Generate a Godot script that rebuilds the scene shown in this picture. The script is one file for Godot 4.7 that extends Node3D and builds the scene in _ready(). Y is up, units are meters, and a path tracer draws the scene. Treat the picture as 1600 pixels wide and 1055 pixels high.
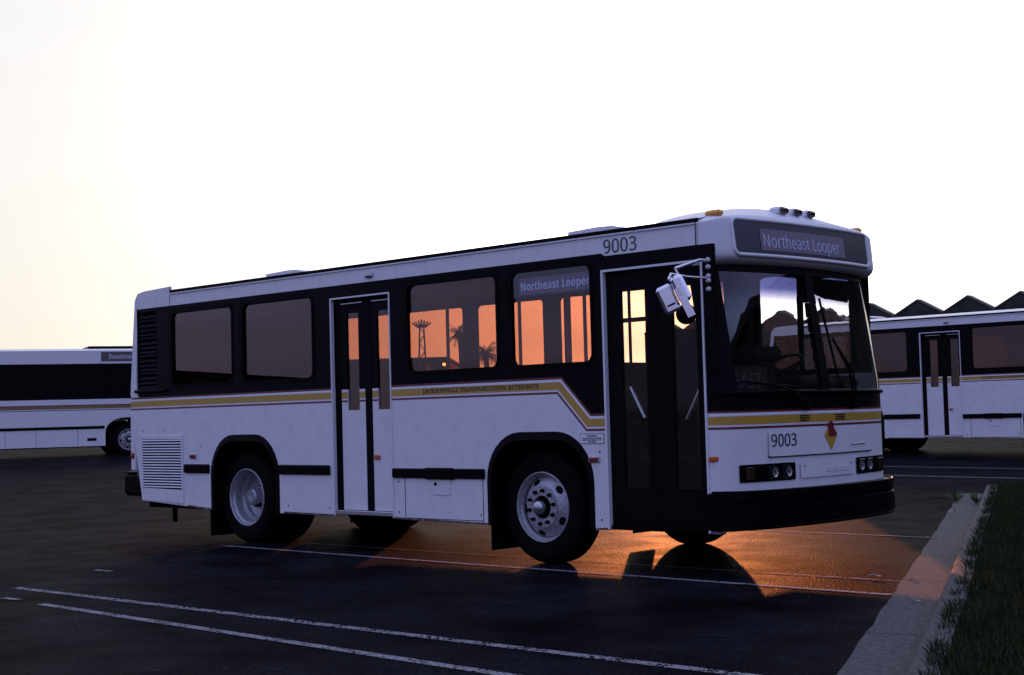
extends Node3D

# ---------------------------------------------------------------- mesh builder
class M:
	var v := PackedVector3Array()
	var n := PackedVector3Array()
	var uv := PackedVector2Array()
	var off := Vector3.ZERO
	func t(a: Vector3, b: Vector3, c: Vector3, na: Vector3, nb: Vector3, nc: Vector3, ua := Vector2.ZERO, ub := Vector2.ZERO, uc := Vector2.ZERO) -> void:
		var g := (b - a).cross(c - a)
		if g.length_squared() < 1e-16:
			return
		if g.dot(na + nb + nc) > 0.0:
			v.append_array([a + off, c + off, b + off]); n.append_array([na, nc, nb]); uv.append_array([ua, uc, ub])
		else:
			v.append_array([a + off, b + off, c + off]); n.append_array([na, nb, nc]); uv.append_array([ua, ub, uc])
	func f(a: Vector3, b: Vector3, c: Vector3, hint: Vector3) -> void:
		var g := (b - a).cross(c - a).normalized()
		if g.dot(hint) < 0.0:
			g = -g
		t(a, b, c, g, g, g)
	func q(a: Vector3, b: Vector3, c: Vector3, d: Vector3, hint: Vector3) -> void:
		f(a, b, c, hint); f(a, c, d, hint)
	# chamfered box between two corners
	func box(lo: Vector3, hi: Vector3, b := 0.0, x := Transform3D.IDENTITY) -> void:
		var c := (lo + hi) * 0.5
		var h := (hi - lo) * 0.5
		b = minf(b, minf(h.x, minf(h.y, h.z)) * 0.9)
		for ax in 3:
			var i := (ax + 1) % 3
			var j := (ax + 2) % 3
			for s in [-1.0, 1.0]:
				var p: Array[Vector3] = []
				for k in [[-1.0, -1.0], [1.0, -1.0], [1.0, 1.0], [-1.0, 1.0]]:
					var w := Vector3.ZERO
					w[ax] = s * h[ax]; w[i] = k[0] * (h[i] - b); w[j] = k[1] * (h[j] - b)
					p.append(x * (c + w))
				var nn := Vector3.ZERO
				nn[ax] = s
				q(p[0], p[1], p[2], p[3], x.basis * nn)
				if b > 0.0 and s > 0.0:
					for si in [-1.0, 1.0]:
						for sj in [-1.0, 1.0]:
							# edge parallel to ax between faces i and j
							var e: Array[Vector3] = []
							for k2 in [[-1.0, 0], [1.0, 0], [1.0, 1], [-1.0, 1]]:
								var w2 := Vector3.ZERO
								w2[ax] = k2[0] * (h[ax] - b)
								w2[i] = si * (h[i] if k2[1] == 0 else h[i] - b)
								w2[j] = sj * (h[j] - b if k2[1] == 0 else h[j])
								e.append(x * (c + w2))
							var hn := Vector3.ZERO
							hn[i] = si; hn[j] = sj
							q(e[0], e[1], e[2], e[3], x.basis * hn)
		if b > 0.0:
			for sx in [-1.0, 1.0]:
				for sy in [-1.0, 1.0]:
					for sz in [-1.0, 1.0]:
						var s3 := Vector3(sx, sy, sz)
						f(x * (c + Vector3(sx * h.x, sy * (h.y - b), sz * (h.z - b))), x * (c + Vector3(sx * (h.x - b), sy * h.y, sz * (h.z - b))), x * (c + Vector3(sx * (h.x - b), sy * (h.y - b), sz * h.z)), x.basis * s3)
	# polygon in the xy plane of x, from depth z0 to z1 along its z
	func extr(poly: PackedVector2Array, z0: float, z1: float, x := Transform3D.IDENTITY) -> void:
		if Geometry2D.is_polygon_clockwise(poly):
			poly = poly.duplicate(); poly.reverse()
		var tri := Geometry2D.triangulate_polygon(poly)
		var nz := x.basis.z.normalized()
		for k in range(0, tri.size(), 3):
			var a := poly[tri[k]]; var b := poly[tri[k + 1]]; var c := poly[tri[k + 2]]
			f(x * Vector3(a.x, a.y, z1), x * Vector3(b.x, b.y, z1), x * Vector3(c.x, c.y, z1), nz)
			f(x * Vector3(a.x, a.y, z0), x * Vector3(b.x, b.y, z0), x * Vector3(c.x, c.y, z0), -nz)
		for k in poly.size():
			var a := poly[k]; var b := poly[(k + 1) % poly.size()]
			var e := b - a
			if not Geometry2D.is_polygon_clockwise(poly):
				q(x * Vector3(a.x, a.y, z0), x * Vector3(b.x, b.y, z0), x * Vector3(b.x, b.y, z1), x * Vector3(a.x, a.y, z1), x.basis * Vector3(e.y, -e.x, 0))
	# ring between two outlines with the same number of points
	func ring(o: PackedVector2Array, i: PackedVector2Array, z0: float, z1: float, x := Transform3D.IDENTITY) -> void:
		var s := o.size()
		var nz := x.basis.z.normalized()
		for k in s:
			var l := (k + 1) % s
			for zz in [[z0, -1.0], [z1, 1.0]]:
				q(x * Vector3(o[k].x, o[k].y, zz[0]), x * Vector3(o[l].x, o[l].y, zz[0]), x * Vector3(i[l].x, i[l].y, zz[0]), x * Vector3(i[k].x, i[k].y, zz[0]), nz * float(zz[1]))
			var mid := (o[k] + o[l] - i[k] - i[l])
			q(x * Vector3(o[k].x, o[k].y, z0), x * Vector3(o[l].x, o[l].y, z0), x * Vector3(o[l].x, o[l].y, z1), x * Vector3(o[k].x, o[k].y, z1), x.basis * Vector3(mid.x, mid.y, 0))
			q(x * Vector3(i[k].x, i[k].y, z0), x * Vector3(i[l].x, i[l].y, z0), x * Vector3(i[l].x, i[l].y, z1), x * Vector3(i[k].x, i[k].y, z1), x.basis * Vector3(-mid.x, -mid.y, 0))
	# smooth grid of rows; normals point away from centre (or towards it)
	func grid(rows: Array, centre: Vector3, inward := false, uvs: Array = []) -> void:
		var nr := rows.size()
		var nc: int = rows[0].size()
		var nn := []
		for r in nr:
			var line := PackedVector3Array()
			for c in nc:
				var du: Vector3 = rows[r][mini(c + 1, nc - 1)] - rows[r][maxi(c - 1, 0)]
				var dv: Vector3 = rows[mini(r + 1, nr - 1)][c] - rows[maxi(r - 1, 0)][c]
				if nc > 2 and rows[r][0].distance_to(rows[r][nc - 1]) < 1e-5 and (c == 0 or c == nc - 1):
					du = rows[r][1] - rows[r][nc - 2]
				var g := du.cross(dv).normalized()
				var p: Vector3 = rows[r][c]
				if g.dot(p - centre) < 0.0:
					g = -g
				line.append(-g if inward else g)
			nn.append(line)
		for r in nr - 1:
			for c in nc - 1:
				var u0 := Vector2.ZERO; var u1 := Vector2.ZERO; var u2 := Vector2.ZERO; var u3 := Vector2.ZERO
				if uvs.size() > 0:
					u0 = uvs[r][c]; u1 = uvs[r][c + 1]; u2 = uvs[r + 1][c + 1]; u3 = uvs[r + 1][c]
				t(rows[r][c], rows[r][c + 1], rows[r + 1][c + 1], nn[r][c], nn[r][c + 1], nn[r + 1][c + 1], u0, u1, u2)
				t(rows[r][c], rows[r + 1][c + 1], rows[r + 1][c], nn[r][c], nn[r + 1][c + 1], nn[r + 1][c], u0, u2, u3)
	# lathe of a (radius, along) profile about the local z axis of x; each pair of profile points is one band
	func lathe(prof: PackedVector2Array, seg: int, x := Transform3D.IDENTITY, smooth := false) -> void:
		var groups := []
		if smooth:
			groups.append(prof)
		else:
			for k in prof.size() - 1:
				groups.append(PackedVector2Array([prof[k], prof[k + 1]]))
		for gr in groups:
			for s in seg:
				for k in gr.size() - 1:
					var pa: Vector2 = gr[k]; var pb: Vector2 = gr[k + 1]
					var na := _pn(gr, k); var nb := _pn(gr, k + 1)
					var a0 := TAU * s / seg; var a1 := TAU * (s + 1) / seg
					var d0 := Vector3(cos(a0), sin(a0), 0); var d1 := Vector3(cos(a1), sin(a1), 0)
					var p00 := x * (d0 * pa.x + Vector3(0, 0, pa.y)); var p01 := x * (d1 * pa.x + Vector3(0, 0, pa.y))
					var p10 := x * (d0 * pb.x + Vector3(0, 0, pb.y)); var p11 := x * (d1 * pb.x + Vector3(0, 0, pb.y))
					var n00 := (x.basis * (d0 * na.x + Vector3(0, 0, na.y))).normalized(); var n01 := (x.basis * (d1 * na.x + Vector3(0, 0, na.y))).normalized()
					var n10 := (x.basis * (d0 * nb.x + Vector3(0, 0, nb.y))).normalized(); var n11 := (x.basis * (d1 * nb.x + Vector3(0, 0, nb.y))).normalized()
					t(p00, p01, p11, n00, n01, n11); t(p00, p11, p10, n00, n11, n10)
	func _pn(gr: PackedVector2Array, k: int) -> Vector2:
		var e := gr[mini(k + 1, gr.size() - 1)] - gr[maxi(k - 1, 0)]
		return Vector2(e.y, -e.x).normalized()
	func tube(pts: PackedVector3Array, r: float, seg := 8) -> void:
		var rings := []
		var prev := Vector3(0.13, 0.97, 0.21)
		for k in pts.size():
			var d := (pts[mini(k + 1, pts.size() - 1)] - pts[maxi(k - 1, 0)]).normalized()
			var u := d.cross(prev)
			if u.length() < 0.05:
				u = d.cross(Vector3(1, 0, 0.3))
			u = u.normalized()
			var w := d.cross(u).normalized()
			var line := PackedVector3Array()
			for s in seg + 1:
				line.append((u * cos(TAU * s / seg) + w * sin(TAU * s / seg)))
			rings.append(line)
		for k in pts.size() - 1:
			for s in seg:
				var a: Vector3 = rings[k][s]; var b: Vector3 = rings[k][s + 1]; var c: Vector3 = rings[k + 1][s + 1]; var e: Vector3 = rings[k + 1][s]
				t(pts[k] + a * r, pts[k] + b * r, pts[k + 1] + c * r, a, b, c); t(pts[k] + a * r, pts[k + 1] + c * r, pts[k + 1] + e * r, a, c, e)
		for e2 in [[0, 1], [pts.size() - 1, pts.size() - 2]]:
			var hd := pts[e2[0]] - pts[e2[1]]
			for s in seg:
				f(pts[e2[0]], pts[e2[0]] + rings[e2[0]][s] * r, pts[e2[0]] + rings[e2[0]][s + 1] * r, hd)
	func mesh() -> ArrayMesh:
		var a := []
		a.resize(Mesh.ARRAY_MAX)
		a[Mesh.ARRAY_VERTEX] = v; a[Mesh.ARRAY_NORMAL] = n; a[Mesh.ARRAY_TEX_UV] = uv
		var m := ArrayMesh.new()
		m.add_surface_from_arrays(Mesh.PRIMITIVE_TRIANGLES, a)
		return m

# ---------------------------------------------------------------- scene helpers
const BO := Vector3(4, 0, 0)          # the bus is modelled with its front corner at x = 0; its node stands at its middle
var rng := RandomNumberGenerator.new()
var mats := {}
var sans := SystemFont.new()
var sansbold := SystemFont.new()
var serif := SystemFont.new()

func mb(o := Vector3.ZERO) -> M:
	var m := M.new()
	m.off = o
	return m

func free_name(parent: Node, called: String) -> String:
	if not parent.has_node(called):
		return called
	var k := 1
	while parent.has_node("%s_%03d" % [called, k]):
		k += 1
	return "%s_%03d" % [called, k]

func obj(called: String, m: M, mat: Material, parent: Node = self) -> MeshInstance3D:
	return put(called, m.mesh(), mat, parent)

func put(called: String, mesh: Mesh, mat: Material, parent: Node = self, x := Transform3D.IDENTITY) -> MeshInstance3D:
	var o := MeshInstance3D.new()
	o.mesh = mesh
	o.material_override = mat
	o.transform = x
	o.name = free_name(parent, called)
	parent.add_child(o, true)
	return o

func thing(called: String, label: String, category: String, at := Vector3.ZERO, turn := 0.0, group := "") -> Node3D:
	var o := Node3D.new()
	o.name = free_name(self, called)
	add_child(o, true)
	o.position = at
	o.rotation.y = turn
	tag(o, label, category, group)
	return o

func tag(o: Node, label: String, category: String, group := "") -> void:
	o.set_meta("label", label)
	o.set_meta("category", category)
	if group != "":
		o.set_meta("group", group)

func structure(o: Node) -> Node:
	o.set_meta("kind", "structure")
	return o

func stuff(o: Node) -> Node:
	o.set_meta("kind", "stuff")
	return o

func col(r: float, g: float, b: float) -> Color:
	return Color(r, g, b).linear_to_srgb()

func mat(called: String, c: Color, rough := 0.6, metal := 0.0, spec := 0.5) -> StandardMaterial3D:
	var m := StandardMaterial3D.new()
	m.resource_name = called
	m.albedo_color = c
	m.roughness = rough
	m.metallic = metal
	m.metallic_specular = spec
	mats[called] = m
	return m

func noise_tex(size: int, freq: float, oct: int, sd: int, stops: Array, kind := FastNoiseLite.TYPE_SIMPLEX_SMOOTH) -> NoiseTexture2D:
	var nz := FastNoiseLite.new()
	nz.seed = sd; nz.frequency = freq; nz.noise_type = kind
	nz.fractal_type = FastNoiseLite.FRACTAL_FBM; nz.fractal_octaves = oct
	var tx := NoiseTexture2D.new()
	tx.width = size; tx.height = size; tx.seamless = true; tx.noise = nz
	var gr := Gradient.new()
	var offs := PackedFloat32Array(); var cols := PackedColorArray()
	for s in stops:
		offs.append(s[0]); cols.append(s[1])
	gr.offsets = offs; gr.colors = cols
	tx.color_ramp = gr
	return tx

func tri_map(m: StandardMaterial3D, scale: float, world := true) -> void:
	m.uv1_triplanar = true
	m.uv1_world_triplanar = world
	m.uv1_scale = Vector3.ONE * scale

func rrect(x0: float, y0: float, x1: float, y1: float, r: float, seg := 5) -> PackedVector2Array:
	var p := PackedVector2Array()
	for c in [[x1 - r, y1 - r, 0.0], [x0 + r, y1 - r, 90.0], [x0 + r, y0 + r, 180.0], [x1 - r, y0 + r, 270.0]]:
		for k in seg + 1:
			var a := deg_to_rad(c[2] + 90.0 * k / seg)
			p.append(Vector2(c[0] + cos(a) * r, c[1] + sin(a) * r))
	return p

# the same number of points as rrect, but lying on the sharp rectangle
func srect(x0: float, y0: float, x1: float, y1: float, seg := 5) -> PackedVector2Array:
	var p := PackedVector2Array()
	for c in [[x1, y1, 0], [x0, y1, 1], [x0, y0, 2], [x1, y0, 3]]:
		for k in seg + 1:
			p.append(Vector2(c[0], c[1]))
	return p

func words(called: String, txt: String, font: Font, mat_: Material, parent: Node, centre: Vector3, basis: Basis, width: float, height: float, depth := 0.002) -> MeshInstance3D:
	var tm := TextMesh.new()
	tm.font = font; tm.text = txt; tm.font_size = 64; tm.pixel_size = 0.01; tm.depth = 0.05; tm.curve_step = 2.0
	tm.horizontal_alignment = HORIZONTAL_ALIGNMENT_CENTER
	tm.vertical_alignment = VERTICAL_ALIGNMENT_CENTER
	var bb := tm.get_aabb()
	var sc := Vector3(width / bb.size.x, height / bb.size.y, depth / 0.05)
	var b := basis * Basis.from_scale(sc)
	var c := bb.get_center()
	return put(called, tm, mat_, parent, Transform3D(b, centre - b * c))

# letters set one by one along the bent front; xa is where the first starts, letters run towards -z
func bent_words(txt: String, font: Font, mat_: Material, parent: Node, za: float, zb: float, y: float, height: float, surf: Callable) -> void:
	var ref := TextMesh.new()
	ref.font = font; ref.text = "N9"; ref.font_size = 64; ref.pixel_size = 0.01; ref.depth = 0.05
	var cap := ref.get_aabb().size.y
	var total := font.get_string_size(txt, HORIZONTAL_ALIGNMENT_LEFT, -1, 64).x
	var at := 0.0
	var sx := (za - zb) / (total * 0.01)
	for k in txt.length():
		var ch := txt.substr(k, 1)
		var adv := font.get_string_size(ch, HORIZONTAL_ALIGNMENT_LEFT, -1, 64).x
		if ch != " ":
			var tm := TextMesh.new()
			tm.font = font; tm.text = ch; tm.font_size = 64; tm.pixel_size = 0.01; tm.depth = 0.05; tm.curve_step = 2.0
			tm.horizontal_alignment = HORIZONTAL_ALIGNMENT_LEFT
			tm.vertical_alignment = VERTICAL_ALIGNMENT_CENTER
			var z := za - at * 0.01 * sx
			var zm := z - adv * 0.005 * sx
			var p: Vector3 = surf.call(zm, y)
			var q: Vector3 = surf.call(zm - 0.02, y)
			var q2: Vector3 = surf.call(zm, y + 0.05)
			var ex := (q - p).normalized()
			var ey := (q2 - p).normalized()
			var ez := ex.cross(ey).normalized()
			var b := Basis(ex * sx, ey * (height / cap), ez * (0.003 / 0.05))
			put("letter", tm, mat_, parent, Transform3D(b, p - ex * (z - zm) + ez * 0.0015 + BO))
		at += adv

const FACE_RIGHT := Basis(Vector3(1, 0, 0), Vector3(0, 1, 0), Vector3(0, 0, 1))
const FACE_FRONT := Basis(Vector3(0, 0, -1), Vector3(0, 1, 0), Vector3(1, 0, 0))

# height of the ground
func ground_y(x: float, z: float) -> float:
	var d := (x - 6.9) * -0.69 + (z - 10.5) * -0.72
	var e := clampf(d, 13.0, 46.0) - 17.0
	if e < -4.0:
		return 0.0
	if e < 4.0:
		return 0.0165 * (e + 4.0) * (e + 4.0) / 16.0
	return 0.0165 * e

func sky_picture(sun: Vector3) -> ImageTexture:
	var w := 1024
	var h := 512
	var buf := PackedFloat32Array()
	buf.resize(w * h * 3)
	var nz := FastNoiseLite.new()
	nz.seed = 5; nz.frequency = 1.0; nz.fractal_octaves = 4
	var up_c := Vector3(0.40, 0.46, 0.97) * SKY_DARK
	var hz_c := Vector3(0.30, 0.245, 0.36) * SKY_DARK
	for j in h:
		var el := (0.5 - (j + 0.5) / h) * PI
		var ce := cos(el); var se := sin(el)
		var e := maxf(el, 0.0)
		var kh := exp(-e / 0.13)
		for i in w:
			var az := (i + 0.5) / w * TAU
			var d := Vector3(sin(az) * ce, se, -cos(az) * ce)
			var ang := acos(clampf(d.dot(sun), -1.0, 1.0))
			var side := smoothstep(0.30, 1.35, ang)
			var c := Vector3(0.28, 0.28, 0.29).lerp(Vector3(0.27, 0.23, 0.15), kh).lerp(up_c.lerp(hz_c, kh) * (1.0 + 0.45 * nz.get_noise_3d(d.x * 2.0 + 9.0, d.y * 40.0, d.z * 2.0)), side)
			var glow := 0.82 * exp(-pow(ang / 0.95, 2.0)) + 2.5 * exp(-pow(ang / 0.20, 2.0))
			var tint := Vector3(1.0, 0.985, 0.97).lerp(Vector3(1.0, 0.92, 0.74), kh * clampf(ang / 0.35, 0.15, 1.0))
			var streak := 1.0 + 0.26 * exp(-pow(ang / 0.24, 2.0)) * nz.get_noise_3d(d.x * 3.0, d.y * 38.0, d.z * 3.0)
			c += tint * glow * streak
			c += Vector3(1.0, 0.62, 0.28) * 1.2 * exp(-ang / 0.06)
			if el < 0.0:
				c = c.lerp(Vector3(0.03, 0.03, 0.04), clampf(-el / 0.03, 0.0, 1.0))
			var k := (j * w + i) * 3
			buf[k] = c.x; buf[k + 1] = c.y; buf[k + 2] = c.z
	var im := Image.create_from_data(w, h, false, Image.FORMAT_RGBF, buf.to_byte_array())
	return ImageTexture.create_from_image(im)

const SKY_DARK := 1.12
const SUN_AZ := -37.8
const SUN_EL := 5.1

func _ready() -> void:
	rng.seed = 9
	# ------------------------------------------------ camera, sky, sun, exposure
	var cam := Camera3D.new()
	cam.name = "camera"
	var yaw := -0.7683; var pit := 0.0507; var rol := -0.0271
	var fw := Vector3(sin(yaw) * cos(pit), sin(pit), -cos(yaw) * cos(pit))
	var rt := fw.cross(Vector3.UP).normalized()
	var up := rt.cross(fw)
	var r2 := rt * cos(rol) + up * sin(rol)
	var u2 := -rt * sin(rol) + up * cos(rol)
	cam.transform = Transform3D(Basis(r2, u2, -fw), Vector3(6.9252, 1.2833, 10.4742))
	cam.fov = rad_to_deg(2.0 * atan(527.5 / 2337.83))
	cam.near = 0.1; cam.far = 2000.0
	cam.current = true
	add_child(cam)
	var sa := deg_to_rad(SUN_AZ); var se := deg_to_rad(SUN_EL)
	var sun_dir := Vector3(sin(sa) * cos(se), sin(se), -cos(sa) * cos(se))
	var env := Environment.new()
	env.background_mode = Environment.BG_SKY
	var sky := Sky.new()
	var pano := PanoramaSkyMaterial.new()
	pano.panorama = sky_picture(sun_dir)
	sky.sky_material = pano
	env.sky = sky
	env.tonemap_mode = Environment.TONE_MAPPER_LINEAR
	env.tonemap_exposure = 1.0
	env.sdfgi_enabled = true; env.ssao_enabled = true; env.ssil_enabled = true
	var we := WorldEnvironment.new()
	we.name = "world_environment"
	we.environment = env
	add_child(we)
	var sun := DirectionalLight3D.new()
	sun.name = "sun"
	sun.light_color = Color(1.0, 0.57, 0.32)
	sun.light_energy = 0.6
	sun.light_angular_distance = 0.5
	sun.shadow_enabled = true
	add_child(sun)
	sun.look_at_from_position(Vector3.ZERO, -sun_dir, Vector3.UP)

	sans.font_names = PackedStringArray(["Droid Sans"])
	sansbold.font_names = PackedStringArray(["Droid Sans"]); sansbold.font_weight = 700
	serif.font_names = PackedStringArray(["Droid Serif"]); serif.font_weight = 700
	make_materials()
	make_ground()
	make_background()
	make_buses()
	make_small_things()

# worn tarmac, seven metres across: aggregate, chips, scuffs, drips, hairline cracks
func asphalt_picture() -> ImageTexture:
	var n := 1024
	var r := RandomNumberGenerator.new()
	r.seed = 17
	var n1 := FastNoiseLite.new(); n1.seed = 31; n1.frequency = 0.012; n1.fractal_octaves = 4
	var v := PackedFloat32Array()
	v.resize(n * n)
	for y in n:
		for x in n:
			# blend across the border so that the picture repeats
			var fx := clampf((x - n + 128) / 128.0, 0.0, 1.0); var fy := clampf((y - n + 128) / 128.0, 0.0, 1.0)
			var k := n1.get_noise_2d(x, y)
			if fx > 0.0 or fy > 0.0:
				k = lerpf(lerpf(k, n1.get_noise_2d(x - n, y), fx), lerpf(n1.get_noise_2d(x, y - n), n1.get_noise_2d(x - n, y - n), fx), fy)
			var g := r.randf()
			v[y * n + x] = 0.0085 * (1.0 + 0.55 * k) * (0.55 + 0.9 * g * g) + (0.02 if g > 0.985 else 0.0)
	var dab := func(px: int, py: int, val: float, f: float) -> void:
		var q := posmod(py, n) * n + posmod(px, n)
		v[q] = lerpf(v[q], val, f)
	for k in 1500:      # pale stone chips
		var x := r.randi() % n; var y := r.randi() % n
		var val := r.randf_range(0.05, 0.16)
		for i in 1 + r.randi() % 3:
			dab.call(x + r.randi() % 2, y + r.randi() % 2, val, 0.8)
	for k in 190:       # scuffs and scratches
		var p := Vector2(r.randf() * n, r.randf() * n)
		var a := r.randf_range(-0.35, 0.35) + (PI * 0.5 if r.randf() < 0.2 else 0.0)
		var val := r.randf_range(0.03, 0.09)
		for i in r.randi_range(8, 60):
			a += r.randf_range(-0.06, 0.06)
			p += Vector2(cos(a), sin(a))
			if r.randf() < 0.75:
				dab.call(int(p.x), int(p.y), val, 0.55)
	for k in 9:         # scraped patches
		var c := Vector2(r.randf() * n, r.randf() * n)
		for i in 260:
			dab.call(int(c.x + r.randfn() * 16.0), int(c.y + r.randfn() * 5.0), 0.05, r.randf() * 0.6)
	for k in 26:        # oil drips
		var c := Vector2(r.randf() * n, r.randf() * n)
		var rad := r.randf_range(4.0, 22.0)
		for i in int(rad * rad * 3.0):
			var d := Vector2(r.randfn(), r.randfn()) * rad * 0.5
			dab.call(int(c.x + d.x), int(c.y + d.y), 0.002, 0.6)
	for k in 7:         # cracks
		var p := Vector2(r.randf() * n, r.randf() * n)
		var a := r.randf() * TAU
		for i in 420:
			a += r.randf_range(-0.35, 0.35)
			p += Vector2(cos(a), sin(a))
			dab.call(int(p.x), int(p.y), 0.0012, 0.9); dab.call(int(p.x) + 1, int(p.y), 0.0015, 0.7)
	var im := Image.create(n, n, false, Image.FORMAT_RGB8)
	for y in n:
		for x in n:
			var t := v[y * n + x]
			im.set_pixel(x, y, Color(t * 0.98, t * 1.04, t * 1.50).linear_to_srgb())
	return ImageTexture.create_from_image(im)

# ---------------------------------------------------------------- materials
func make_materials() -> void:
	var w := mat("white_paint", Color.WHITE, 0.38)
	w.albedo_texture = noise_tex(512, 0.012, 5, 3, [[0.0, col(0.60, 0.595, 0.59)], [0.45, col(0.65, 0.645, 0.64)], [1.0, col(0.675, 0.672, 0.67)]])
	w.roughness_texture = noise_tex(256, 0.03, 4, 8, [[0.0, Color(0.75, 0.75, 0.75)], [1.0, Color(1, 1, 1)]])
	w.roughness = 0.5
	tri_map(w, 0.7)
	var ws := mat("white_cap_paint", Color.WHITE, 0.42)
	ws.albedo_texture = w.albedo_texture
	tri_map(ws, 0.9)
	mat("white_trim", col(0.66, 0.66, 0.66), 0.35)
	mat("black_paint", col(0.004, 0.004, 0.005), 0.35, 0.0, 0.13)
	mat("black_rubber", col(0.0035, 0.0035, 0.004), 0.6, 0.0, 0.15)
	mat("bumper_rubber", col(0.003, 0.003, 0.0035), 0.40, 0.0, 0.12)
	mat("dark_metal", col(0.003, 0.003, 0.003), 0.7, 0.0, 0.08)
	mat("tyre_rubber", col(0.0035, 0.0035, 0.004), 0.75, 0.0, 0.15)
	var wp := mat("wheel_paint", Color.WHITE, 0.4, 0.35)
	wp.albedo_texture = noise_tex(256, 0.03, 4, 21, [[0.0, col(0.16, 0.16, 0.17)], [0.5, col(0.36, 0.36, 0.38)], [1.0, col(0.45, 0.45, 0.47)]])
	tri_map(wp, 2.5)
	mat("steel", col(0.45, 0.45, 0.47), 0.32, 0.9)
	mat("mirror_metal", col(0.72, 0.73, 0.76), 0.22, 0.85)
	mat("yellow_vinyl", col(0.42, 0.26, 0.028), 0.4)
	mat("red_vinyl", col(0.12, 0.012, 0.014), 0.4)
	mat("white_vinyl", col(0.70, 0.70, 0.70), 0.38)
	mat("black_vinyl", col(0.012, 0.012, 0.012), 0.4)
	mat("brown_vinyl", col(0.20, 0.13, 0.05), 0.4)
	mat("amber_lens", col(0.50, 0.09, 0.012), 0.2)
	mat("red_lens", col(0.16, 0.012, 0.012), 0.2)
	mat("smoked_lens", col(0.022, 0.010, 0.005), 0.25)
	mat("orange_lens", col(0.62, 0.28, 0.03), 0.25)
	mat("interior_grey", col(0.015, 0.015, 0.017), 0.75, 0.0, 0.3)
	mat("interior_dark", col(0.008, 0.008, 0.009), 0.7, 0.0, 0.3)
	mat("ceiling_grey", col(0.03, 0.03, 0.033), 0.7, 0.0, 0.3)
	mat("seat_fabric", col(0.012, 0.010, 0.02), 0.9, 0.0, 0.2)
	mat("sign_glass", col(0.008, 0.009, 0.013), 0.08, 0.0, 0.62)
	var ge := mat("grimy_edge", Color.WHITE, 0.8)
	ge.albedo_texture = noise_tex(256, 0.04, 4, 33, [[0.0, col(0.02, 0.014, 0.01)], [0.5, col(0.09, 0.065, 0.045)], [1.0, col(0.35, 0.33, 0.31)]])
	tri_map(ge, 0.9)
	mat("sign_cover", col(0.022, 0.022, 0.034), 0.28, 0.0, 0.5)
	mat("vent_black", col(0.02, 0.02, 0.023), 0.35, 0.0, 0.4)
	mat("sign_field", col(0.185, 0.16, 0.185), 0.45, 0.0, 0.3)
	mat("sign_letters", col(0.46, 0.48, 0.60), 0.45, 0.0, 0.3)
	mat("grey_letters", col(0.10, 0.10, 0.12), 0.6)
	mat("paper", col(0.32, 0.31, 0.29), 0.8)
	# bronze side glass: a real pane, 5 mm thick
	var b := mat("bronze_glass", Color(col(0.53, 0.295, 0.20), 0.0), 0.0)
	b.transparency = BaseMaterial3D.TRANSPARENCY_ALPHA
	b.refraction_enabled = true
	b.refraction_scale = 0.05
	var dk := mat("dark_glass", Color(col(0.02, 0.018, 0.02), 0.6), 0.02)
	dk.transparency = BaseMaterial3D.TRANSPARENCY_ALPHA
	var cl := mat("clear_glass", Color(col(0.35, 0.31, 0.22), 0.05), 0.01)
	cl.transparency = BaseMaterial3D.TRANSPARENCY_ALPHA
	cl.metallic_specular = 0.25
	# dusty driver-side glass
	var du := mat("dusty_glass", Color(col(0.5, 0.42, 0.28), 0.10), 0.02)
	du.transparency = BaseMaterial3D.TRANSPARENCY_ALPHA
	var di := Image.create(512, 512, false, Image.FORMAT_RGBA8)
	di.fill(Color(1, 1, 1, 0))
	for k in 900:
		var x := rng.randi() % 508; var y := int(512.0 * sqrt(rng.randf())) % 508
		var big := rng.randf() < 0.12
		for i in (3 if big else 1):
			for j in ((3 + rng.randi() % 8) if big and rng.randf() < 0.4 else (2 if big else 1)):
				di.set_pixel(mini(x + i, 511), mini(y + j, 511), Color(1, 1, 1, 1))
	var wd := mat("window_dust", col(0.62, 0.50, 0.30), 0.9, 0.0, 0.2)
	wd.albedo_texture = ImageTexture.create_from_image(di)
	wd.transparency = BaseMaterial3D.TRANSPARENCY_ALPHA_SCISSOR
	wd.alpha_scissor_threshold = 0.5
	wd.backlight_enabled = true
	wd.backlight = Color(1.0, 0.95, 0.8)
	tri_map(wd, 1.25)
	# windscreen: clear below, blue-violet shade band along the top
	var gr := Gradient.new()
	gr.offsets = PackedFloat32Array([0.0, 0.62, 0.74, 0.86, 1.0])
	gr.colors = PackedColorArray([col(0.86, 0.88, 0.86), col(0.86, 0.88, 0.86), col(0.60, 0.60, 0.70), col(0.045, 0.05, 0.16), col(0.035, 0.04, 0.13)])
	var gt := GradientTexture2D.new()
	gt.gradient = gr; gt.width = 8; gt.height = 512
	gt.fill_from = Vector2(0, 1); gt.fill_to = Vector2(0, 0)
	var wsn := mat("windscreen_glass", Color(1, 1, 1, 0), 0.0)
	wsn.albedo_texture = gt
	wsn.texture_repeat = false
	wsn.transparency = BaseMaterial3D.TRANSPARENCY_ALPHA
	wsn.refraction_enabled = true
	wsn.refraction_scale = 0.05
	wsn.metallic_specular = 0.32
	# asphalt
	var a := mat("asphalt", Color.WHITE, 0.70, 0.0, 0.050)
	a.albedo_texture = asphalt_picture()
	tri_map(a, 0.14)
	a.roughness_texture = noise_tex(512, 0.018, 5, 91, [[0.0, Color(0.74, 0.74, 0.74)], [0.42, Color(0.81, 0.81, 0.81)], [0.62, Color(0.87, 0.87, 0.87)], [1.0, Color(0.94, 0.94, 0.94)]])
	a.detail_enabled = true
	a.detail_blend_mode = BaseMaterial3D.BLEND_MODE_MUL
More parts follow.
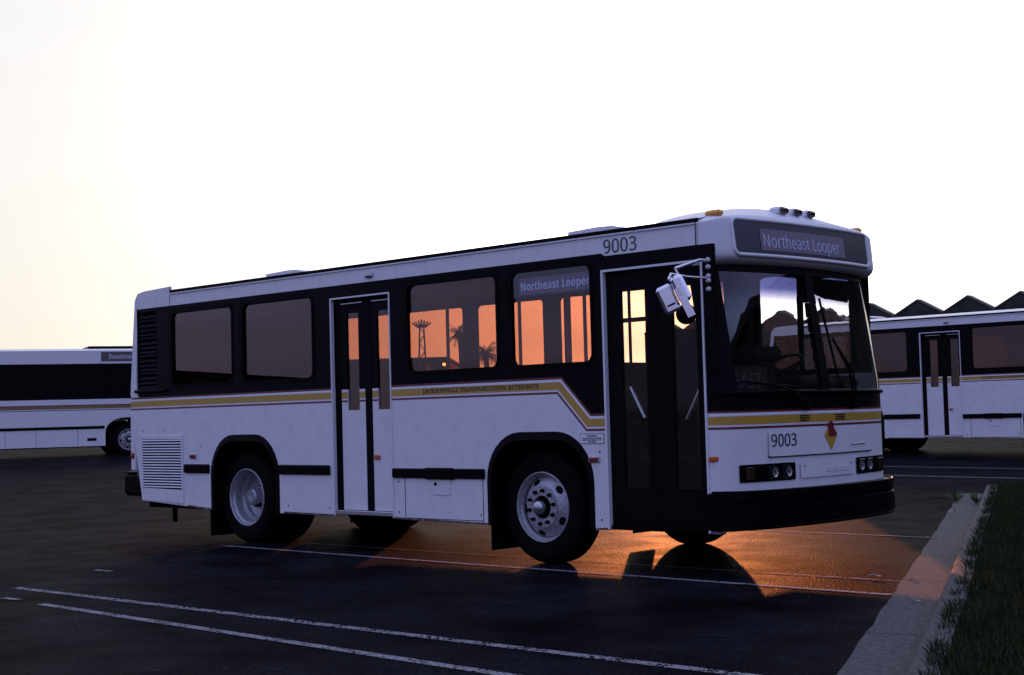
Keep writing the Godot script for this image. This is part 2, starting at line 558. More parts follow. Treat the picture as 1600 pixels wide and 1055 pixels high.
	a.detail_albedo = noise_tex(1024, 0.008, 5, 77, [[0.0, Color(0.42, 0.42, 0.44)], [0.4, Color(0.80, 0.80, 0.80)], [0.65, Color(1, 0.99, 0.97)], [1.0, Color(1, 1, 1)]])
	a.detail_uv_layer = BaseMaterial3D.DETAIL_UV_2
	a.uv2_triplanar = true; a.uv2_world_triplanar = true; a.uv2_scale = Vector3.ONE * 0.07
	a.heightmap_enabled = true
	a.heightmap_texture = noise_tex(1024, 0.42, 3, 13, [[0.0, Color.BLACK], [1.0, Color.WHITE]])
	a.heightmap_scale = 1.1
	# concrete
	var c := mat("concrete", Color.WHITE, 0.85, 0.0, 0.4)
	c.albedo_texture = noise_tex(1024, 0.02, 6, 41, [[0.0, col(0.014, 0.013, 0.013)], [0.35, col(0.038, 0.037, 0.037)], [0.6, col(0.060, 0.059, 0.059)], [1.0, col(0.10, 0.098, 0.096)]])
	tri_map(c, 0.8)
	c.heightmap_enabled = true
	c.heightmap_texture = noise_tex(512, 0.08, 4, 14, [[0.0, Color.BLACK], [1.0, Color.WHITE]])
	c.heightmap_scale = 0.12
	# worn road paint: flakes away where the picture is transparent
	var im := Image.create(1024, 1024, false, Image.FORMAT_RGBA8)
	var n1 := FastNoiseLite.new(); n1.seed = 2; n1.frequency = 0.035; n1.fractal_octaves = 5
	var n2 := FastNoiseLite.new(); n2.seed = 6; n2.frequency = 0.006
	for y in 1024:
		for x in 1024:
			var k := n1.get_noise_2d(x, y) + 0.5 * n2.get_noise_2d(x, y)
			var g := clampf(0.52 + 0.35 * n1.get_noise_2d(x * 2.3, y * 2.3), 0.2, 0.9)
			im.set_pixel(x, y, Color(g, g, g * 1.02, 1.0 if k > -0.20 else 0.0))
	var pt := mat("road_paint", col(0.75, 0.75, 0.77), 0.8, 0.0, 0.4)
	pt.albedo_texture = ImageTexture.create_from_image(im)
	pt.transparency = BaseMaterial3D.TRANSPARENCY_ALPHA_SCISSOR
	pt.alpha_scissor_threshold = 0.5
	tri_map(pt, 0.8)
	mat("soil", col(0.018, 0.016, 0.009), 0.95, 0.0, 0.2)
	var g2 := mat("grass_blade", Color.WHITE, 0.7, 0.0, 0.3)
	g2.vertex_color_use_as_albedo = true
	g2.backlight_enabled = true
	g2.backlight = Color(0.25, 0.3, 0.1)
	mat("weed_leaf", col(0.045, 0.075, 0.02), 0.7, 0.0, 0.3)
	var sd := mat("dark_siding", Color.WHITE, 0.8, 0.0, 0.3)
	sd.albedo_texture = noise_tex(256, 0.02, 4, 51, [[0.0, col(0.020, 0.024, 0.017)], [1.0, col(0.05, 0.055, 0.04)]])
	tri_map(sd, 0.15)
	mat("roof_edge", col(0.05, 0.05, 0.045), 0.6)
	mat("leaf", col(0.035, 0.05, 0.02), 0.7, 0.0, 0.3)
	mat("bark", col(0.05, 0.04, 0.03), 0.9, 0.0, 0.2)
	mat("galvanised", col(0.10, 0.10, 0.10), 0.5, 0.5)
	var lg := mat("lamp_glow", col(1.0, 0.85, 0.55), 0.4)
	lg.emission_enabled = true
	lg.emission = Color(1.0, 0.85, 0.55)
	lg.emission_energy_multiplier = 14.0

# ---------------------------------------------------------------- ground, kerb, grass
func strip(m: M, pts: Array, w: float, lift: float) -> void:
	# a painted line along a polyline, draped on the ground
	var left := PackedVector3Array(); var right := PackedVector3Array()
	for k in pts.size():
		var p: Vector2 = pts[k]
		var d: Vector2 = (pts[mini(k + 1, pts.size() - 1)] - pts[maxi(k - 1, 0)]).normalized()
		var s := Vector2(-d.y, d.x) * w * 0.5
		left.append(Vector3(p.x + s.x, ground_y(p.x + s.x, p.y + s.y) + lift, p.y + s.y))
		right.append(Vector3(p.x - s.x, ground_y(p.x - s.x, p.y - s.y) + lift, p.y - s.y))
	for k in pts.size() - 1:
		m.q(left[k], left[k + 1], right[k + 1], right[k], Vector3.UP)

func line_pts(a: Vector2, b: Vector2, step := 0.5) -> Array:
	var n := maxi(2, int(a.distance_to(b) / step) + 1)
	var out := []
	for k in n:
		out.append(a.lerp(b, float(k) / (n - 1)))
	return out

# a point on the asphalt edge of the gutter at parameter z, and the direction across
func edge_x(z: float) -> float:
	return 1.02 + 0.469 * z

func make_ground() -> void:
	var m := mb()
	var xs := PackedFloat32Array(); var zs := PackedFloat32Array()
	for v in [-900, -500, -300, -200, -140, -110, -90, -75]:
		xs.append(v); zs.append(v)
	var a := -65.0
	while a < 20.0:
		xs.append(a); zs.append(a)
		a += 1.0 if a > -30.0 else 2.5
	for v in [20, 30, 45, 70, 120, 250, 500, 900]:
		xs.append(v); zs.append(v)
	var rows := []
	for z in zs:
		var row := PackedVector3Array()
		for x in xs:
			row.append(Vector3(x, ground_y(x, z), z))
		rows.append(row)
	m.grid(rows, Vector3(0, -5000, 0))
	structure(obj("ground", m, mats.asphalt))
	# painted bay lines
	var lines := [
		[Vector2(-5.95, 1.47), Vector2(1.70, 1.49), 0.07],
		[Vector2(-5.4, 0.86), Vector2(1.46, 0.78), 0.045],
		[Vector2(-4.3, 4.63), Vector2(2.75, 4.53), 0.085],
		[Vector2(-3.1, 5.06), Vector2(2.95, 5.23), 0.08],
		[Vector2(-6.0, -2.38), Vector2(-0.12, -2.47), 0.05],
		[Vector2(-14.0, -11.1), Vector2(4.0, -11.14), 0.09],
		[Vector2(-16.0, -13.2), Vector2(3.0, -13.4), 0.08],
	]
	for l in lines:
		var pm := mb()
		strip(pm, line_pts(l[0], l[1]), l[2], 0.005)
		structure(obj("painted_line", pm, mats.road_paint))
	# short leftover dashes of paint at the left
	for l in [[Vector2(-5.0, 3.52), Vector2(-4.75, 3.5)], [Vector2(-3.72, 5.03), Vector2(-3.5, 5.02)], [Vector2(-3.55, 5.6), Vector2(-3.38, 5.58)]]:
		var pm := mb()
		strip(pm, line_pts(l[0], l[1], 0.1), 0.06, 0.005)
		structure(obj("painted_line", pm, mats.road_paint))
	# gutter pan and kerb, cast in lengths
	var across := Vector2(1.0, -0.469).normalized()
	var along := Vector2(0.469, 1.0).normalized()
	var z0 := -8.0
	var k := 0
	var cut := [-8.0, -5.6, -3.2, -0.9, 0.75, 3.1, 5.6, 8.2, 11.0, 14.0]
	for i in cut.size() - 1:
		var za: float = cut[i] + 0.006
		var zb: float = cut[i + 1] - 0.006
		var gm := mb()
		var km := mb()
		var steps := 8
		var go := []
		var gi := []
		for s in steps + 1:
			var z := lerpf(za, zb, float(s) / steps)
			var e := Vector2(edge_x(z), z)
			var jag := 0.006 * sin(z * 5.1) + 0.004 * sin(z * 13.7 + 1.0) + rng.randf_range(-0.004, 0.004)
			var pa := e + across * jag
			var pb := e + across * 0.34
			go.append(Vector3(pa.x, ground_y(pa.x, pa.y) + 0.012, pa.y))
			gi.append(Vector3(pb.x, ground_y(pb.x, pb.y) + 0.004, pb.y))
		for s in steps:
			gm.q(go[s], go[s + 1], gi[s + 1], gi[s], Vector3.UP)
			gm.q(go[s], go[s + 1], go[s + 1] - Vector3(0, 0.05, 0), go[s] - Vector3(0, 0.05, 0), Vector3(-1, 0, 0))
		structure(obj("gutter", gm, mats.concrete))
		# kerb section: battered face, rounded nose, top, back
		var prof := PackedVector2Array([Vector2(0.335, -0.05), Vector2(0.345, 0.085), Vector2(0.352, 0.105), Vector2(0.368, 0.118), Vector2(0.395, 0.122), Vector2(0.50, 0.125), Vector2(0.505, 0.10), Vector2(0.505, -0.05)])
		var rows2 := []
		var tilt := rng.randf_range(-0.006, 0.006)
		for s in steps + 1:
			var z := lerpf(za, zb, float(s) / steps)
			var row := PackedVector3Array()
			for p in prof:
				var xy := Vector2(edge_x(z), z) + across * (p.x + tilt)
				row.append(Vector3(xy.x, ground_y(xy.x, xy.y) + p.y, xy.y))
			rows2.append(row)
		var ctr: Vector3 = (rows2[4][0] + rows2[4][5]) * 0.5 - Vector3(0, 0.1, 0)
		km.grid(rows2, ctr)
		for en in [0, steps]:
			for s in range(1, prof.size() - 1):
				km.f(rows2[en][0], rows2[en][s], rows2[en][s + 1], Vector3(0, 0, -1 if en == 0 else 1))
		structure(obj("kerb", km, mats.concrete))
	# grass bank behind the kerb
	var bm := mb()
	var brow := []
	for s in 30:
		var z := lerpf(-8.2, 16.0, s / 29.0)
		var row := PackedVector3Array()
		for t in [0.505, 0.7, 1.2, 2.5, 5.0, 9.0, 30.0]:
			var xy := Vector2(edge_x(z), z) + across * float(t)
			row.append(Vector3(xy.x, ground_y(xy.x, xy.y) + 0.09 + 0.02 * minf(t, 3.0) * 0.3, xy.y))
		brow.append(row)
	bm.grid(brow, Vector3(5, -500, 0))
	structure(obj("grass_bank", bm, mats.soil))
	# grass: many small tufts
	var tuft := mb()
	for bl in 7:
		var ang := TAU * bl / 7.0 + 0.3
		var dr := Vector3(cos(ang), 0, sin(ang))
		var sd := Vector3(-dr.z, 0, dr.x) * 0.0035
		var h := 0.055 + 0.03 * ((bl * 37) % 7) / 7.0
		var b0 := dr * 0.008
		var p1 := b0 + Vector3(0, h * 0.6, 0) + dr * 0.012
		var p2 := b0 + Vector3(0, h, 0) + dr * (0.03 + 0.01 * (bl % 3))
		var nn := (Vector3.UP * 0.4 + dr).normalized()
		tuft.t(b0 - sd, b0 + sd, p1 + sd * 0.7, nn, nn, nn)
		tuft.t(b0 - sd, p1 + sd * 0.7, p1 - sd * 0.7, nn, nn, nn)
		tuft.t(p1 - sd * 0.7, p1 + sd * 0.7, p2, nn, nn, nn)
	var mm := MultiMesh.new()
	mm.transform_format = MultiMesh.TRANSFORM_3D
	mm.use_colors = true
	mm.mesh = tuft.mesh()
	var count := 26000
	mm.instance_count = count
	var gn := FastNoiseLite.new(); gn.seed = 4; gn.frequency = 1.3
	for i in count:
		var z := lerpf(-8.1, 9.0, pow(rng.randf(), 0.9))
		var t := 0.44 + pow(rng.randf(), 1.6) * 3.4
		var xy := Vector2(edge_x(z), z) + across * t
		var nv := gn.get_noise_2d(xy.x, xy.y)
		if t < 0.58 + 0.16 * gn.get_noise_2d(xy.x * 2.5 + 40.0, xy.y * 2.5) and rng.randf() < 0.8:
			t += 0.2
			xy = Vector2(edge_x(z), z) + across * t
		var s := (0.8 + 0.5 * rng.randf()) * (1.0 + 0.5 * nv)
		var y := ground_y(xy.x, xy.y) + 0.085 + 0.006 * minf(t, 3.0)
		mm.set_instance_transform(i, Transform3D(Basis(Vector3.UP, rng.randf() * TAU).rotated(Vector3(1, 0, 0), rng.randf_range(-0.35, 0.35)).scaled(Vector3(s * 1.25, s, s * 1.25)), Vector3(xy.x, y, xy.y)))
		var f := 0.7 + 0.5 * rng.randf() + 0.35 * nv
		var dry := 1.0 if rng.randf() < 0.12 else 0.0
		mm.set_instance_color(i, Color(0.030 * f + 0.04 * dry, 0.047 * f + 0.02 * dry, 0.013 * f + 0.006 * dry))
	var gi2 := MultiMeshInstance3D.new()
	gi2.name = "grass"
	gi2.multimesh = mm
	gi2.material_override = mats.grass_blade
	add_child(gi2)
	stuff(gi2)
	tag(gi2, "short dark grass growing behind the concrete kerb", "grass")

# ---------------------------------------------------------------- far background
func make_background() -> void:
	# long hall with a folded roof: a row of gables
	var base := 0.45
	var per := 3.6
	var n := 14
	var xl := -66.2
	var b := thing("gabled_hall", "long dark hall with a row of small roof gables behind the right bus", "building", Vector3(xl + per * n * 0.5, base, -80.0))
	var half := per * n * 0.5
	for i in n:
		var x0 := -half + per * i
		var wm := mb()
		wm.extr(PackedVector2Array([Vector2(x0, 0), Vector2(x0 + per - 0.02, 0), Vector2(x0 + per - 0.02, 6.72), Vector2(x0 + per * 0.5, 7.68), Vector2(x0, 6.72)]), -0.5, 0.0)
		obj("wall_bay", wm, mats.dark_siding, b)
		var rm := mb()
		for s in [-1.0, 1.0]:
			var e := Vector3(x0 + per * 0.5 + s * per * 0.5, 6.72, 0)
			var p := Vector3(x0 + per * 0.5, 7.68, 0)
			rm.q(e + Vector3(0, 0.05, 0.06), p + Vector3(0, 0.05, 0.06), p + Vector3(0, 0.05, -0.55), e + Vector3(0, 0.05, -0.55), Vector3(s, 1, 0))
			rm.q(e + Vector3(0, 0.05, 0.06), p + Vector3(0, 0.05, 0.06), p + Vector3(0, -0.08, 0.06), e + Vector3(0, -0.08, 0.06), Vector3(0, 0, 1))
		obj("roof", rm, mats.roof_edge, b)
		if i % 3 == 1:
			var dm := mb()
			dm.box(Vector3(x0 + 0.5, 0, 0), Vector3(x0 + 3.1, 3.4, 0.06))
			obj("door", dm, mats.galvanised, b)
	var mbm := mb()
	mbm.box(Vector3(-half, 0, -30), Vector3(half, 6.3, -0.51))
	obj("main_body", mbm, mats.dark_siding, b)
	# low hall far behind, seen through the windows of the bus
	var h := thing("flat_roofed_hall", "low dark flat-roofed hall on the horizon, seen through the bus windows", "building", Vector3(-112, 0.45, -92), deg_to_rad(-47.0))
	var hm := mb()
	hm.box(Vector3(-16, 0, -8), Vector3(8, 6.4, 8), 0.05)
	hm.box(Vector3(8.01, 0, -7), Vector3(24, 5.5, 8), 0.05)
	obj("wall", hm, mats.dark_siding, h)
	var rm2 := mb()
	rm2.box(Vector3(-16.2, 6.4, -8.2), Vector3(8.2, 6.62, 8.2), 0.05)
	obj("roof", rm2, mats.roof_edge, h)
	for i in 6:
		var wn := mb()
		wn.box(Vector3(-14 + i * 3.4, 1.2, 8.0), Vector3(-12 + i * 3.4, 3.0, 8.05))
		obj("window", wn, mats.sign_glass, h)
	# lattice tower with a crown of aerials, azimuth -47.4 deg
	var ta := deg_to_rad(-47.45)
	var td := 120.0
	var t := thing("lattice_tower", "slim lattice tower topped by a crown of aerials, seen through the third side window", "tower", Vector3(6.9 + sin(ta) * td, 0.45, 10.5 - cos(ta) * td), deg_to_rad(43.0))
	var th := 8.0
	var legs := mb()
	for cx in [-1.0, 1.0]:
		for cz in [-1.0, 1.0]:
			legs.tube(PackedVector3Array([Vector3(cx * 0.45, 0, cz * 0.45), Vector3(cx * 0.16, th, cz * 0.16)]), 0.055, 6)
	obj("leg_frame", legs, mats.galvanised, t)
	var br := mb()
	for i in 12:
		var f0 := i / 12.0; var f1 := (i + 1) / 12.0
		var w0 := lerpf(0.45, 0.16, f0); var w1 := lerpf(0.45, 0.16, f1)
		var sg := 1.0 if i % 2 == 0 else -1.0
		for sd in [-1.0, 1.0]:
			br.tube(PackedVector3Array([Vector3(-sg * w0, f0 * th, sd * w0), Vector3(sg * w1, f1 * th, sd * w1)]), 0.03, 5)
			br.tube(PackedVector3Array([Vector3(sd * w0, f0 * th, -sg * w0), Vector3(sd * w1, f1 * th, sg * w1)]), 0.03, 5)
	obj("bracing", br, mats.galvanised, t)
	for i in 7:
		var am := mb()
		var f := (i - 3) / 3.0
		am.tube(PackedVector3Array([Vector3(f * 0.25, th - 0.1, 0), Vector3(f * 0.75, th + 0.55 - 0.25 * absf(f), 0.1 * (i % 2))]), 0.07, 6)
		obj("aerial", am, mats.galvanised, t)
	# palms and a bushy tree
	for pd in [[-46.02, 95.0, 5.9, "tall palm seen through the side window behind the lattice tower", 3], [-45.05, 90.0, 4.4, "shorter palm seen through the side window, right of the taller palm", 5]]:
		var pa := deg_to_rad(pd[0])
		palm(Vector3(6.9 + sin(pa) * pd[1], 0.45, 10.5 - cos(pa) * pd[1]), pd[2], pd[3], pd[4])
	# far trees as one mass
	var tm := mb()
	var fn := FastNoiseLite.new(); fn.seed = 12; fn.frequency = 0.06
	for i in 2600:
		var az := deg_to_rad(rng.randf_range(-70.0, -18.0))
		var dd := 150.0 + rng.randf() * 14.0
		var top := 3.6 + 2.2 * fn.get_noise_1d(rad_to_deg(az) * 9.0) + 1.0 * fn.get_noise_1d(rad_to_deg(az) * 60.0)
		var c := Vector3(6.9 + sin(az) * dd, 0.3 + rng.randf() * top, 10.5 - cos(az) * dd)
		for q in 3:
			var dr := Vector3(rng.randf_range(-1, 1), rng.randf_range(-1, 1), rng.randf_range(-1, 1)).normalized()
			var sd := dr.cross(Vector3(0.3, 0.5, 0.8)).normalized()
			tm.f(c + dr * 0.55, c - dr * 0.4 + sd * 0.45, c - dr * 0.4 - sd * 0.45, Vector3(0, 1, 1))
	var to := obj("far_trees", tm, mats.leaf)
	stuff(to)
	tag(to, "dark line of far trees along the horizon behind the buses", "trees")
	# long hall at the right of the yard; the windscreen mirrors it
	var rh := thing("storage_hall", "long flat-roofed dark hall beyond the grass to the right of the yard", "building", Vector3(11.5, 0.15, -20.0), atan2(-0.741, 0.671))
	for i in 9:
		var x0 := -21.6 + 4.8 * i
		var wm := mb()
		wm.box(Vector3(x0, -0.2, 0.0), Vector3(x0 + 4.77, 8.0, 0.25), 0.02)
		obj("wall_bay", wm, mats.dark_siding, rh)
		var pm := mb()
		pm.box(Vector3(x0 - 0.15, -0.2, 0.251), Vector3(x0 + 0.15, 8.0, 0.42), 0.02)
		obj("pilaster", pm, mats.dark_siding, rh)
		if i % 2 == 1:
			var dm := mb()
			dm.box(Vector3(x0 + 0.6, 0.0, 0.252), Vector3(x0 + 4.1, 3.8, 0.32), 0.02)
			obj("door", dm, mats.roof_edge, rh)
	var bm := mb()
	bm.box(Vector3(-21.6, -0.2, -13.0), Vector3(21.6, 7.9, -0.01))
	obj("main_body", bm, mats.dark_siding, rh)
	var cm := mb()
	cm.box(Vector3(-21.9, 8.01, -13.2), Vector3(21.9, 8.3, 0.5), 0.03)
	obj("roof", cm, mats.roof_edge, rh)
	# low-pitched hall across the street behind the camera; the rear side windows mirror its roof
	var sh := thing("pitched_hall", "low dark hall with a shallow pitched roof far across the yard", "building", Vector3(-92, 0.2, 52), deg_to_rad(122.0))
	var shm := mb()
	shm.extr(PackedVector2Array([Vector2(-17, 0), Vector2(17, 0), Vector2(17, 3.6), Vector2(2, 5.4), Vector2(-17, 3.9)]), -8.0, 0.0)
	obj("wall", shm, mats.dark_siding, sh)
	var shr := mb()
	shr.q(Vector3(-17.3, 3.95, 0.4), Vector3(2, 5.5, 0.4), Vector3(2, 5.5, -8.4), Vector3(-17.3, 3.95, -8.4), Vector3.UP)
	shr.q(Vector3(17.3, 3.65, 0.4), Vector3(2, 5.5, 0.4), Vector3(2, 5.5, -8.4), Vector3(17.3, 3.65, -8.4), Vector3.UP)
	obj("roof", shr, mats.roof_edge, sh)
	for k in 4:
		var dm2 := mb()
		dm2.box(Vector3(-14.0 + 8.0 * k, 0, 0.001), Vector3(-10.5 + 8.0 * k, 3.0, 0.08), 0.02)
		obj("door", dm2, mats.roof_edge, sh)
	# lit street lamp
	var la := deg_to_rad(-46.62)
	var lp := Vector3(6.9 + sin(la) * 80.0, 0.45, 10.5 - cos(la) * 80.0)
	var sl := thing("street_lamp", "small lit street lamp seen through the third side window near its lower edge", "street lamp", lp)
	var lm := mb()
	lm.tube(PackedVector3Array([Vector3(0, 0, 0), Vector3(0, 3.4, 0)]), 0.06, 8)
	obj("post", lm, mats.galvanised, sl)
	var gm := mb()
	gm.lathe(PackedVector2Array([Vector2(0.0, -0.085), Vector2(0.06, -0.06), Vector2(0.085, 0.0), Vector2(0.06, 0.06), Vector2(0.0, 0.085)]), 12, Transform3D(Basis.IDENTITY, Vector3(0, 3.55, 0)), true)
	obj("lamp_globe", gm, mats.lamp_glow, sl)
	var ol := OmniLight3D.new()
	ol.name = "lamp_light"
	ol.light_color = Color(1.0, 0.85, 0.55); ol.light_energy = 1.0; ol.light_size = 0.05; ol.omni_range = 30.0; ol.omni_attenuation = 2.0; ol.shadow_enabled = true
	ol.position = Vector3(0, 3.55, 0)
	sl.add_child(ol)

func palm(at: Vector3, h: float, label: String, sd: int) -> void:
	var r := RandomNumberGenerator.new()
	r.seed = sd
	var t := thing("palm_tree", label, "palm tree", at, 0.0, "palms on the horizon")
	var tm := mb()
	var pts := PackedVector3Array()
	for k in 7:
		pts.append(Vector3(0.25 * sin(k * 0.4), h * k / 6.0, 0.1 * k / 6.0))
	tm.tube(pts, 0.16, 8)
	obj("trunk", tm, mats.bark, t)
	var top := pts[6]
	var fm := mb()
	for k in 60:
		var a := r.randf() * TAU
		var e := r.randf_range(-0.5, 1.2)
		var d := Vector3(cos(a) * cos(e), sin(e), sin(a) * cos(e))
		var side := d.cross(Vector3.UP).normalized()
		var p := top
		var len := r.randf_range(0.8, 1.25)
		for s in 5:
			var q := p + d * len / 5.0
			for u in [-1.0, 1.0]:
				for g in 2:
					var b0 := p.lerp(q, g * 0.5)
					fm.f(b0, b0 + d * 0.06, b0 + side * u * (0.28 - 0.03 * s) + d * 0.16 - Vector3(0, 0.1, 0), Vector3.UP)
			fm.f(p - side * 0.02, p + side * 0.02, q, Vector3.UP)
			p = q
			d = (d - Vector3(0, 0.28, 0)).normalized()
	obj("crown", fm, mats.leaf, t)

# ---------------------------------------------------------------- the modern bus
const ZS := 1.22
const PZ: Array[float] = [0.0, 0.22, 0.44, 0.62, 0.8, 0.92, 1.0, 1.06, 1.1, 1.14, 1.17, 1.19, 1.205, 1.214, 1.22]
const PX: Array[float] = [0.32, 0.314, 0.297, 0.276, 0.25, 0.226, 0.205, 0.187, 0.17, 0.147, 0.122, 0.102, 0.08, 0.06, 0.035]
const QX: Array[float] = [0.25, 0.247, 0.236, 0.221, 0.20, 0.184, 0.17, 0.158, 0.148, 0.132, 0.112, 0.094, 0.07, 0.045, 0.01]

func curve_at(arr: Array[float], z: float) -> float:
	var a := absf(z)
	for k in PZ.size() - 1:
		if a <= PZ[k + 1]:
			return lerpf(arr[k], arr[k + 1], (a - PZ[k]) / (PZ[k + 1] - PZ[k]))
	return arr[arr.size() - 1]

func plan(z: float) -> float:
	return curve_at(PX, z)

func pod_plan(z: float) -> float:
	return curve_at(QX, z)

func rake(y: float) -> float:
	return -0.15 * clampf((y - 1.45) / 0.95, 0.0, 1.0)

func z_list(z0: float, z1: float) -> PackedFloat32Array:
	# all stations of the plan curve between z0 and z1
	var o := PackedFloat32Array([z0])
	var st := PackedFloat32Array()
	for k in range(PZ.size() - 1, 0, -1):
		st.append(-PZ[k])
	for k in PZ.size():
		st.append(PZ[k])
	for s in st:
		if s > z0 + 0.004 and s < z1 - 0.004:
			o.append(s)
	o.append(z1)
	return o

# a piece of the curved front between two heights
func front_piece(y0: float, y1: float, z0: float, z1: float, e: float, steps := 1) -> M:
	var m := mb(BO)
	var rows := []
	for s in steps + 1:
		var y := lerpf(y0, y1, float(s) / steps)
		var row := PackedVector3Array()
		for z in z_list(z0, z1):
			row.append(Vector3(plan(z) + rake(y) + e, y, z))
		rows.append(row)
	m.grid(rows, Vector3(-3, 1.3, 0))
	return m

# rounded patch on the curved front (or pod), proud by e
func front_patch(y0: float, y1: float, z0: float, z1: float, r: float, e: float, pod := false, tilt := 0.0) -> M:
	var m := mb(BO)
	var zz := PackedFloat32Array()
	for k in 6:
		zz.append(z0 + r * (1.0 - cos(PI * 0.5 * k / 5.0)))
	for k in range(1, 16):
		zz.append(lerpf(z0 + r, z1 - r, k / 16.0))
	for k in 6:
		zz.append(z1 - r * (1.0 - sin(PI * 0.5 * k / 5.0)))
	var lo := PackedVector3Array(); var hi := PackedVector3Array()
	for z in zz:
		var dz := maxf(0.0, maxf(z0 + r - z, z - (z1 - r)))
		var drop := r - sqrt(maxf(0.0, r * r - dz * dz))
		for p in [[lo, y0 + drop], [hi, y1 - drop]]:
			var y: float = p[1]
			var x := (pod_plan(z) if pod else plan(z) + rake(y)) + e + tilt * (y - y0)
			p[0].append(Vector3(x, y, z))
	m.grid([lo, hi], Vector3(-3, 1.5, 0))
	return m

func right_side() -> Transform3D:
	return Transform3D(Basis.IDENTITY, Vector3.ZERO)

func slab(x0: float, x1: float, y0: float, y1: float, z0: float, z1: float, b := 0.0) -> M:
	var m := mb(BO)
	m.box(Vector3(x0, y0, z0), Vector3(x1, y1, z1), b)
	return m

func poly_slab(p: PackedVector2Array, z0: float, z1: float) -> M:
	var m := mb(BO)
	m.extr(p, z0, z1)
	return m

func arch_pts(cx: float, w: float, top: float, bottom: float, flat: float) -> PackedVector2Array:
	# opening outline from rear bottom over the top to front bottom
	var p := PackedVector2Array([Vector2(cx - w, bottom)])
	var spring := 0.70
	for k in 9:
		var a := PI - PI * 0.5 * k / 8.0
		p.append(Vector2(cx - flat + (w - flat) * cos(a), spring + (top - spring) * sin(a)))
	for k in 9:
		var a := PI * 0.5 - PI * 0.5 * k / 8.0
		p.append(Vector2(cx + flat + (w - flat) * cos(a), spring + (top - spring) * sin(a)))
	p.append(Vector2(cx + w, bottom))
	return p

func body_poly(x0: float, x1: float, y0a: float, y0b: float, y1: float, arch: PackedVector2Array, rear := PackedVector2Array()) -> PackedVector2Array:
	var p := PackedVector2Array()
	if rear.size() > 0:
		p.append_array(rear)
	else:
		p.append(Vector2(x0, y1)); p.append(Vector2(x0, y0a))
	p.append_array(arch)
	p.append(Vector2(x1, y0b)); p.append(Vector2(x1, y1))
	return p

